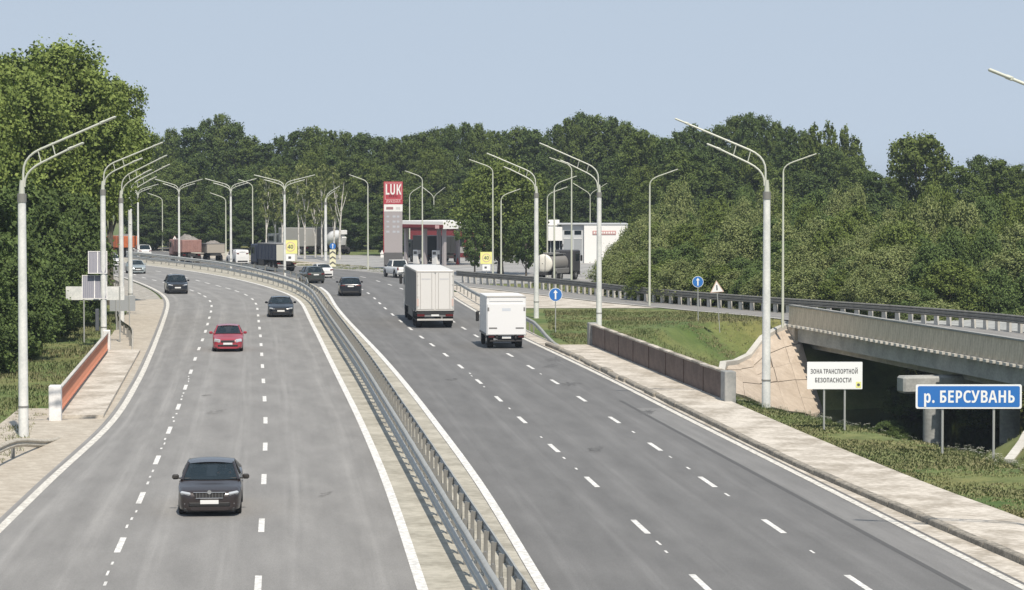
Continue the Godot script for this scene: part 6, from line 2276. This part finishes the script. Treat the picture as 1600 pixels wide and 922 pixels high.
func forest() -> void:
	tri_mat("bark", mottle(128, 128, Color(0.06, 0.05, 0.04), Color(0.16, 0.14, 0.115), 0.03, 0.15, 151, 0.15), 1.5)
	tri_mat("birch_bark", mottle(128, 128, Color(0.34, 0.33, 0.30), Color(0.72, 0.70, 0.66), 0.02, 0.12, 153, 0.1), 2.0)
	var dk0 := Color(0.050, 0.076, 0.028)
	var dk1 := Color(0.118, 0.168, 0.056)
	var md0 := Color(0.080, 0.112, 0.030)
	var md1 := Color(0.175, 0.222, 0.064)
	var ol0 := Color(0.105, 0.145, 0.055)
	var ol1 := Color(0.285, 0.315, 0.135)
	var kinds := []
	for i in 4:
		kinds.append(grow(300 + i, {"h": 18.0, "w": 9.0, "base": 0.1, "belly": 0.42, "taper": 0.55, "blobs": 40, "leaves": 26000, "leaf": 0.27, "c0": dk0, "c1": dk1}))
	for i in 3:
		kinds.append(grow(320 + i, {"h": 18.0, "w": 9.0, "base": 0.1, "belly": 0.5, "taper": 0.45, "blobs": 40, "leaves": 26000, "leaf": 0.27, "c0": dk0.lerp(md0, 0.55), "c1": dk1.lerp(md1, 0.55)}))
	for i in 2:
		kinds.append(grow(330 + i, {"h": 16.0, "w": 10.0, "base": 0.08, "belly": 0.5, "taper": 0.42, "blobs": 30, "leaves": 26000, "leaf": 0.26, "spray": 60, "c0": md0 * 0.9, "c1": md1 * 0.9}))
	var poplar := []
	for i in 2:
		poplar.append(grow(340 + i, {"h": 18.0, "w": 6.0, "base": 0.12, "belly": 0.35, "taper": 0.5, "blobs": 34, "leaves": 12000, "leaf": 0.3, "c0": md0, "c1": md1 * 0.95, "stretch": 1.5}))
	var r := RandomNumberGenerator.new()
	r.seed = 77
	# skyline trees: column of the photo survey turned into metres: [x, height, distance]
	var sky := [
		[215, 222], [240, 210], [268, 203], [300, 200], [325, 188], [345, 178], [368, 192], [392, 214], [415, 224], [440, 214], [465, 205], [490, 200], [515, 203], [540, 207], [565, 208], [590, 214], [615, 216], [640, 212], [662, 207], [685, 200], [705, 196], [728, 193], [748, 195], [770, 204], [790, 206], [812, 200], [832, 203], [852, 212], [872, 196], [890, 185], [910, 176], [932, 182], [955, 184], [978, 192], [1000, 203], [1022, 212], [1042, 216], [1062, 206], [1082, 196], [1103, 204], [1125, 196], [1150, 182], [1170, 178], [1190, 182], [1212, 192], [1232, 200], [1252, 206]]
	for e in sky:
		var d := 432.0 + r.randf_range(-14, 14)
		if e[0] > 990:
			d -= 45.0
		var x: float = (e[0] - 800.0) / 4200.0 * d
		var h: float = 9.4 + (292.0 - e[1]) / 4200.0 * d
		plant_tree("forest_tree", "tall dark green skyline tree of the forest " + behind(x, d), "tree", kinds[r.randi() % 7], Vector3(x, -0.1, -d), h, r.randf_range(6.5, 9.0), r.randf() * TAU, "forest trees on the skyline")
	for i in 56:
		var px := 205.0 + i * 20.5 + r.randf_range(-8, 8)
		var d := 408.0 + r.randf_range(-9, 9) - (45.0 if px > 1000 else 0.0)
		var ys := 215.0 + r.randf_range(15, 75)
		plant_tree("forest_tree", "dark green forest tree below the skyline " + behind(px - 800, 4200), "tree", kinds[r.randi() % 9], Vector3((px - 800) / 4200 * d, -0.1, -d), 9.4 + (292 - ys) / 4200 * d, r.randf_range(6.5, 9.5), r.randf() * TAU, "forest trees below the skyline")
	for i in 34:
		var px := 225.0 + i * 22.0 + r.randf_range(-8, 8)
		var d := 398.0 + r.randf_range(-5, 8)
		if px > 590 and px < 760:
			d = 372.0 + r.randf_range(-4, 4)
		plant_tree("undergrowth_tree", "low dark undergrowth tree at the forest foot " + behind(px - 800, 4200), "tree", kinds[r.randi() % 4], Vector3((px - 800) / 4200 * d, -0.2, -d), r.randf_range(4.5, 9.0), r.randf_range(5.5, 8.0), r.randf() * TAU, "undergrowth at the foot of the forest")
	# poplars on the right
	for e in [[1272, 196], [1296, 192], [1318, 199], [1336, 214], [1255, 214]]:
		var d := 372.0 + r.randf_range(-6, 6)
		plant_tree("poplar_tree", "tall light green poplar at the right end of the dense forest", "tree", poplar[r.randi() % 2], Vector3((e[0] - 800.0) / 4200 * d, -0.1, -d), 9.4 + (292.0 - e[1]) / 4200 * d, r.randf_range(4.0, 5.2), r.randf() * TAU, "poplars at the end of the forest")
	# separate round tree in the gap and low trees to its right
	var broad := grow(360, {"h": 13.0, "w": 9.5, "base": 0.5, "belly": 0.5, "taper": 0.42, "blobs": 22, "leaves": 12000, "leaf": 0.3, "c0": md0 * 0.85, "c1": md1 * 0.85, "trunk": 0.3})
	plant_tree("round_tree", "lone round crowned tree standing out against the sky above the scrub", "tree", broad, Vector3((1437 - 800.0) / 4200 * 330, 0, -330), 9.4 + (292 - 215.0) / 4200 * 330, 10.5, 0.4, "")
	for e in [[1362, 268], [1385, 276], [1500, 258], [1530, 243], [1558, 249], [1588, 258], [1615, 262], [1470, 272], [1410, 290]]:
		var d := 322.0 + r.randf_range(-10, 10)
		plant_tree("scrub_tree", "dark rounded tree rising out of the scrub beyond the ramp", "tree", kinds[r.randi() % 7], Vector3((e[0] - 800.0) / 4200 * d, -0.1, -d), 9.4 + (292.0 - e[1]) / 4200 * d, r.randf_range(6.0, 8.0), r.randf() * TAU, "dark trees among the scrub")
	# willow scrub beyond the ramp
	var bushes := []
	for i in 4:
		bushes.append(grow(380 + i, {"h": 5.0, "w": 5.5, "base": 0.02, "belly": 0.4, "taper": 0.5, "blobs": 24, "leaves": 20000, "leaf": 0.17, "leaf_w": 0.26, "spray": 26, "c0": ol0, "c1": ol1, "trunk": 0.1, "stretch": 1.25}))
	for i in 2:
		bushes.append(grow(386 + i, {"h": 5.0, "w": 5.5, "base": 0.02, "belly": 0.4, "taper": 0.5, "blobs": 20, "leaves": 20000, "leaf": 0.16, "leaf_w": 0.32, "spray": 26, "c0": dk0 * 1.2, "c1": dk1 * 1.25, "trunk": 0.1}))
	for i in 2:
		bushes.append(grow(390 + i, {"h": 5.0, "w": 5.5, "base": 0.02, "belly": 0.4, "taper": 0.5, "blobs": 24, "leaves": 20000, "leaf": 0.17, "leaf_w": 0.34, "spray": 26, "c0": md0, "c1": md1, "trunk": 0.1}))
	for row in [[7.0, 2.2, 3.6, 26], [17.0, 3.2, 5.2, 26], [30.0, 4.5, 6.6, 26], [48.0, 5.5, 8.2, 24], [70.0, 6.5, 9.6, 24]]:
		for i in row[3]:
			var px: float = lerpf(952, 1640, (i + r.randf_range(0.1, 0.9)) / row[3])
			# distance of the ramp's outer rail under this column
			var d := 150.0
			while lx("FF", d) > (px - 800) / 4200 * d and d < 262:
				d += 1.0
			d += row[0] + r.randf_range(-3, 3)
			var x := (px - 800) / 4200 * d
			if px < 1020 and row[0] > 25:
				continue
			if px < 978 and row[0] > 10:
				continue
			var q: Array = bushes[r.randi() % 8]
			plant_tree("willow_bush", ["low olive willow bush right behind the ramp guardrail", "olive willow bush in the second row of the scrub beyond the ramp", "olive willow bush deep in the scrub beyond the ramp", "tall green bush in the scrub in front of the dark trees", "tall green bush at the far edge of the scrub"][[7.0, 17.0, 30.0, 48.0, 70.0].find(row[0])], "bush", q, Vector3(x, ground_y(x, d) - 0.1, -d), r.randf_range(row[1], row[2]), r.randf_range(4.2, 6.8), r.randf() * TAU, "willow scrub beyond the ramp")
	for e in [[952, 258.0, 2.8, 3.6], [968, 264.0, 4.0, 4.2], [984, 270.0, 5.0, 4.6], [1002, 266.0, 6.0, 5.4], [1018, 276.0, 6.6, 5.6]]:
		var q: Array = bushes[r.randi() % 4]
		plant_tree("willow_bush", "olive willow bush hiding the right corner of the white building", "bush", q, Vector3((e[0] - 800.0) / 4200 * e[1], -0.1, -e[1]), e[2], e[3], r.randf() * TAU, "willow scrub beyond the ramp")
	# broad tree by the forecourt
	var mid_tree := grow(410, {"h": 12.5, "w": 11.5, "base": 0.16, "belly": 0.5, "taper": 0.45, "blobs": 40, "leaves": 26000, "leaf": 0.26, "c0": md0, "c1": md1, "trunk": 0.35})
	plant_tree("broad_tree", "broad green tree with several stems between the canopy and the ramp", "tree", mid_tree, Vector3(-1.24, 0.00, -288.26), 12.2, 11.4, 0.9, "")
	var small := grow(412, {"h": 7.0, "w": 6.0, "base": 0.22, "belly": 0.5, "taper": 0.5, "blobs": 22, "leaves": 9000, "leaf": 0.24, "c0": dk0, "c1": dk1 * 1.2, "trunk": 0.16})
	plant_tree("young_tree", "smaller dark tree in front of the broad tree by the canopy", "tree", small, Vector3(-3.93, 0.00, -284.11), 6.4, 4.2, 0.3, "")
	plant_tree("young_tree", "smaller dark tree at the right foot of the broad tree", "tree", small, Vector3(1.47, 0.00, -280.08), 6.2, 4.6, 2.0, "")
	# birches by the far verge
	var birch := []
	for i in 2:
		birch.append(grow(420 + i, {"h": 13.0, "w": 4.2, "base": 0.42, "belly": 0.4, "taper": 0.5, "blobs": 18, "leaves": 2600, "leaf": 0.26, "c0": md0, "c1": ol1, "trunk": 0.17, "bark": "birch_bark"}))
	var bare := grow(424, {"h": 13.0, "w": 3.2, "base": 0.5, "belly": 0.5, "taper": 0.5, "blobs": 10, "leaves": 120, "leaf": 0.22, "c0": md0, "c1": ol1, "trunk": 0.2, "bark": "birch_bark"})
	var spots := [Vector3(-26.97, 0.00, -349.57), Vector3(-26.26, 0.00, -359.11), Vector3(-24.73, 0.00, -349.57), Vector3(-34.08, 0.00, -372.68), Vector3(-33.15, 0.00, -376.23), Vector3(-31.86, 0.00, -372.68), Vector3(-29.28, 0.00, -369.19), Vector3(-23.35, 0.00, -352.69)]
	for i in spots.size():
		plant_tree("birch_tree", "birch with a pale trunk and thin leaves at the edge of the forecourt", "birch", birch[i % 2], spots[i], r.randf_range(9.5, 12.5), r.randf_range(3.0, 4.2), r.randf() * TAU, "birches along the far verge")
	plant_tree("bare_birch", "almost leafless white birch next to the concrete mixer lorry", "birch", bare, Vector3(-22.40, 0.00, -349.57), 10.8, 3.4, 1.0, "")
	# big trees on the left bank
	var big := []
	for i in 2:
		big.append(grow(440 + i, {"h": 20.0, "w": 13.0, "base": 0.12, "belly": 0.55, "taper": 0.42, "blobs": 46, "leaves": 70000, "spray": 90, "leaf": 0.26, "c0": md0 * 1.25, "c1": md1 * 1.4, "trunk": 0.45}))
	big.append(grow(443, {"h": 20.0, "w": 10.0, "base": 0.42, "belly": 0.55, "taper": 0.42, "blobs": 34, "leaves": 44000, "spray": 90, "leaf": 0.26, "c0": md0 * 1.25, "c1": md1 * 1.35, "trunk": 0.4}))
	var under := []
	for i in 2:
		under.append(grow(450 + i, {"h": 9.0, "w": 8.0, "base": 0.04, "belly": 0.45, "taper": 0.5, "blobs": 34, "leaves": 34000, "leaf": 0.22, "spray": 80, "c0": dk0, "c1": dk1 * 1.15, "trunk": 0.2}))  # leaf colours lowered to paint in the shade beneath the big bank trees
	var lb := [[88, 80, 192, 13.0, 0], [172, 128, 215, 7.5, 2], [8, 96, 186, 12.0, 1], [-60, 120, 176, 12.0, 0], [112, 190, 222, 7.0, 1], [80, 260, 250, 8.0, 1]]
	for e in lb:
		var d: float = e[2]
		var x: float = (e[0] - 800.0) / 4200 * d
		var gy := ground_y(x, d) - 0.2
		plant_tree("bank_tree", ["tallest bright green tree on the bank behind the first white lamp post", "high crowned tree leaning over the lamp post with solar panels", "wide bright green tree rising beside the tallest one", "bright green tree at the outer end of the bank", "narrow tree standing behind the high crowned one", "lower bright tree behind the wide one on the bank"][lb.find(e)], "tree", big[e[4]], Vector3(x, gy, -d), 9.4 + (292.0 - e[1]) / 4200 * d - gy, e[3], r.randf() * TAU, "large trees on the left bank")
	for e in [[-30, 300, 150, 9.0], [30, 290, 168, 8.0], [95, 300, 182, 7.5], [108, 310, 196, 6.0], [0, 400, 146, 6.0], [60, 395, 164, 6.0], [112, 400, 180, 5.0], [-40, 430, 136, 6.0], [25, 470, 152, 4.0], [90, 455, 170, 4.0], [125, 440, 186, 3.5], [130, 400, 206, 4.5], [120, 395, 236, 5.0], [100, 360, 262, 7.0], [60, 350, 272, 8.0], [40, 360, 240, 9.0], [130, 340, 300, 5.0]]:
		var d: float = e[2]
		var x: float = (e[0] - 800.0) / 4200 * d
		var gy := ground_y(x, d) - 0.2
		plant_tree("bank_shrub", "leafy shrub tree with shade painted into its dark leaves under the large trees on the grassy bank", "shrub", under[r.randi() % 2], Vector3(x, gy, -d), maxf(2.0, 9.4 + (292.0 - e[1]) / 4200 * d - gy), e[3], r.randf() * TAU, "dark shrubs on the left bank")
	# dark bushes along the river under the bridge
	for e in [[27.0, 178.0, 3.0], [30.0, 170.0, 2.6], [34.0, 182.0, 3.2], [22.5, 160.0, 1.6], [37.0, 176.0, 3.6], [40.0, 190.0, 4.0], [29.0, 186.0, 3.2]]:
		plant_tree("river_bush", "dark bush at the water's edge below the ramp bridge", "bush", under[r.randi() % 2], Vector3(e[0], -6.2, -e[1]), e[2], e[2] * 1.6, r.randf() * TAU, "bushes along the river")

# ---------------------------------------------------------------- grass and weeds
func tuft(sd: int, n: int, h: float, spread: float) -> ArrayMesh:
	var r := RandomNumberGenerator.new()
	r.seed = sd
	var mb := MB.new()
	mb.use_col = true
	for i in n:
		var a := r.randf() * TAU
		var p := Vector3(r.randf_range(-1, 1), 0, r.randf_range(-1, 1)) * spread
		var out := Vector3(cos(a), 0, sin(a))
		var hh := h * r.randf_range(0.5, 1.2)
		var w := out.cross(Vector3.UP) * 0.016
		var m := p + out * hh * 0.15 + Vector3.UP * hh * 0.6
		var t := p + out * hh * r.randf_range(0.25, 0.6) + Vector3.UP * hh
		var k := mb.v.size()
		var nn := (out + Vector3.UP * 0.8).normalized()
		mb.v.append_array([p - w, p + w, m + w * 0.8, m - w * 0.8, t])
		mb.n.append_array([nn, nn, nn, nn, nn])
		mb.uv.append_array([Vector2.ZERO, Vector2.ZERO, Vector2.ZERO, Vector2.ZERO, Vector2.ZERO])
		var c := Color(1, 1, 1).lerp(Color(1.15, 1.02, 0.9), r.randf())
		mb.col.append_array([c, c, c, c, c])
		mb.ix.append_array([k, k + 1, k + 2, k, k + 2, k + 3, k + 3, k + 2, k + 4])
	return mb.mesh(leaf_mat("grass"))

# scatter over a test region: keep(x, d) tells where it grows
func scatter(called: String, label: String, me: Mesh, x0: float, x1: float, d0: float, d1: float, per_m2: float, keep: Callable, sc0: float, sc1: float, c0: Color, c1: Color, sd: int) -> void:
	var r := RandomNumberGenerator.new()
	r.seed = sd
	var ts := []
	var cs := []
	for i in int((x1 - x0) * (d1 - d0) * per_m2):
		var x := r.randf_range(x0, x1)
		var d := r.randf_range(d0, d1)
		var patch := noise.get_noise_2d(x * 2.4 + 300, d * 2.4)
		if r.randf() > 0.75 + patch * 1.4 or not keep.call(x, d):
			continue
		var s := r.randf_range(sc0, sc1) * (1.0 + patch * 0.6)
		ts.append(Transform3D(Basis(Vector3.UP, r.randf() * TAU).scaled(Vector3(1, 1, 1) * s), Vector3(x, ground_y(x, d) - 0.02, -d)))
		cs.append(c0.lerp(c1, clampf(r.randf() * 0.6 + 0.4 + noise.get_noise_2d(x * 1.3, d * 1.3 + 900) * 0.9, 0, 1)))
	var mm := MultiMesh.new()
	mm.transform_format = MultiMesh.TRANSFORM_3D
	mm.use_colors = true
	mm.mesh = me
	mm.instance_count = ts.size()
	for i in ts.size():
		mm.set_instance_transform(i, ts[i])
		mm.set_instance_color(i, cs[i])
	var o := MultiMeshInstance3D.new()
	o.name = numbered(called)
	o.multimesh = mm
	add_child(o)
	tag(o, label, "grass")
	o.set_meta("kind", "stuff")

func weeds() -> void:
	leaf_mat("grass")
	var t1 := tuft(1, 12, 0.10, 0.13)
	var t2 := tuft(2, 11, 0.17, 0.17)
	var fresh := Color(0.16, 0.225, 0.10)
	var straw := Color(0.285, 0.28, 0.165)
	# right verge
	scatter("verge_grass", "short green grass on the verge beside the right footway", t1, 8.5, 24.0, 58.0, 118.0, 60.0, func(x, d): return x > hermite(WALK_D, WALK_X, d) + 0.1 and x < hermite(WALK_D, WALK_X, d) + 6.5, 0.6, 1.2, fresh, straw, 5)
	scatter("bank_grass", "rough olive grass on the bank between the parapet and the ramp", t2, 2.5, 20.0, 150.0, 206.0, 14.0, func(x, d): return x > lx("R3", d) + 2.2 and x < lx("FN", d) - 0.4 and not (d < 157 and x < 5.5) and not (d > 209), 0.5, 1.0, fresh * 0.9, straw * 0.8, 6)
	scatter("embankment_grass", "dry olive grass on the ramp embankment behind the river sign", t2, 17.0, 34.0, 88.0, 140.0, 12.0, func(x, d): return x < lx("FN", d) - 0.3 and ground_y(x, d) > -5.4, 0.5, 1.0, fresh * 0.8, straw * 0.75, 7)
	scatter("slope_grass", "long grass on the left bank beside the orange railing", t2, -40.0, -17.5, 70.0, 200.0, 13.0, func(x, d): return x < left_rail_x(d) - 0.6 - 0.6 * noise.get_noise_2d(d, 3) and x > left_rail_x(d) - 12.0, 0.5, 1.1, fresh * 0.95, straw * 0.85, 8)
	scatter("far_bank_grass", "grass at the foot of the scrub along the ramp guardrail", t2, 2.0, 60.0, 150.0, 262.0, 5.0, func(x, d): return x > lx("FF", d) + 1.0 and x < lx("FF", d) + 9.0, 0.7, 1.4, fresh * 0.8, straw * 0.8, 9)
	scatter("island_grass", "mown grass island in front of the fuel station", t1, -34.0, -8.0, 288.0, 345.0, 6.0, func(x, d): return island(x, d), 0.8, 1.4, fresh, straw * 0.9, 10)
	# umbels: white weeds on the lip of the valley
	var r := RandomNumberGenerator.new()
	r.seed = 15
	var mb := MB.new()
	mb.use_col = true
	for i in 5:
		var b := Vector3(r.randf_range(-0.15, 0.15), 0, r.randf_range(-0.15, 0.15))
		var hgt := r.randf_range(0.35, 0.7)
		var tp := b + Vector3(r.randf_range(-0.08, 0.08), hgt, r.randf_range(-0.08, 0.08))
		var k := mb.v.size()
		mb.tube([b, tp], [0.008, 0.006], 4, false)
		for q in mb.v.size() - k:
			mb.col.append(Color(0.12, 0.17, 0.06))
		for j in 7:
			var a := TAU * j / 7
			k = mb.v.size()
			var c := tp + Vector3(cos(a), 0.15, sin(a)) * 0.035
			mb.quad(c + Vector3(-0.022, 0, -0.022), c + Vector3(-0.022, 0, 0.022), c + Vector3(0.022, 0, 0.022), c + Vector3(0.022, 0, -0.022))
			for q in 4:
				mb.col.append(Color(0.66, 0.66, 0.56))
	scatter("flowering_weeds", "white flowering weeds on the lip of the verge above the river", mb.mesh(leaf_mat("grass")), 9.5, 20.0, 80.0, 118.0, 7.0, func(x, d): return absf(inside_by(VALLEY, Vector2(x, d)) - 0.5) < 1.0, 0.3, 0.55, Color(0.9, 0.9, 0.9), Color(1, 1, 1), 11)

func island(x: float, d: float) -> bool:
	return x > lx("R3", d) + 1.4 and x < lx("R3", d) + 8.0 + sin(d * 0.2) * 0.8
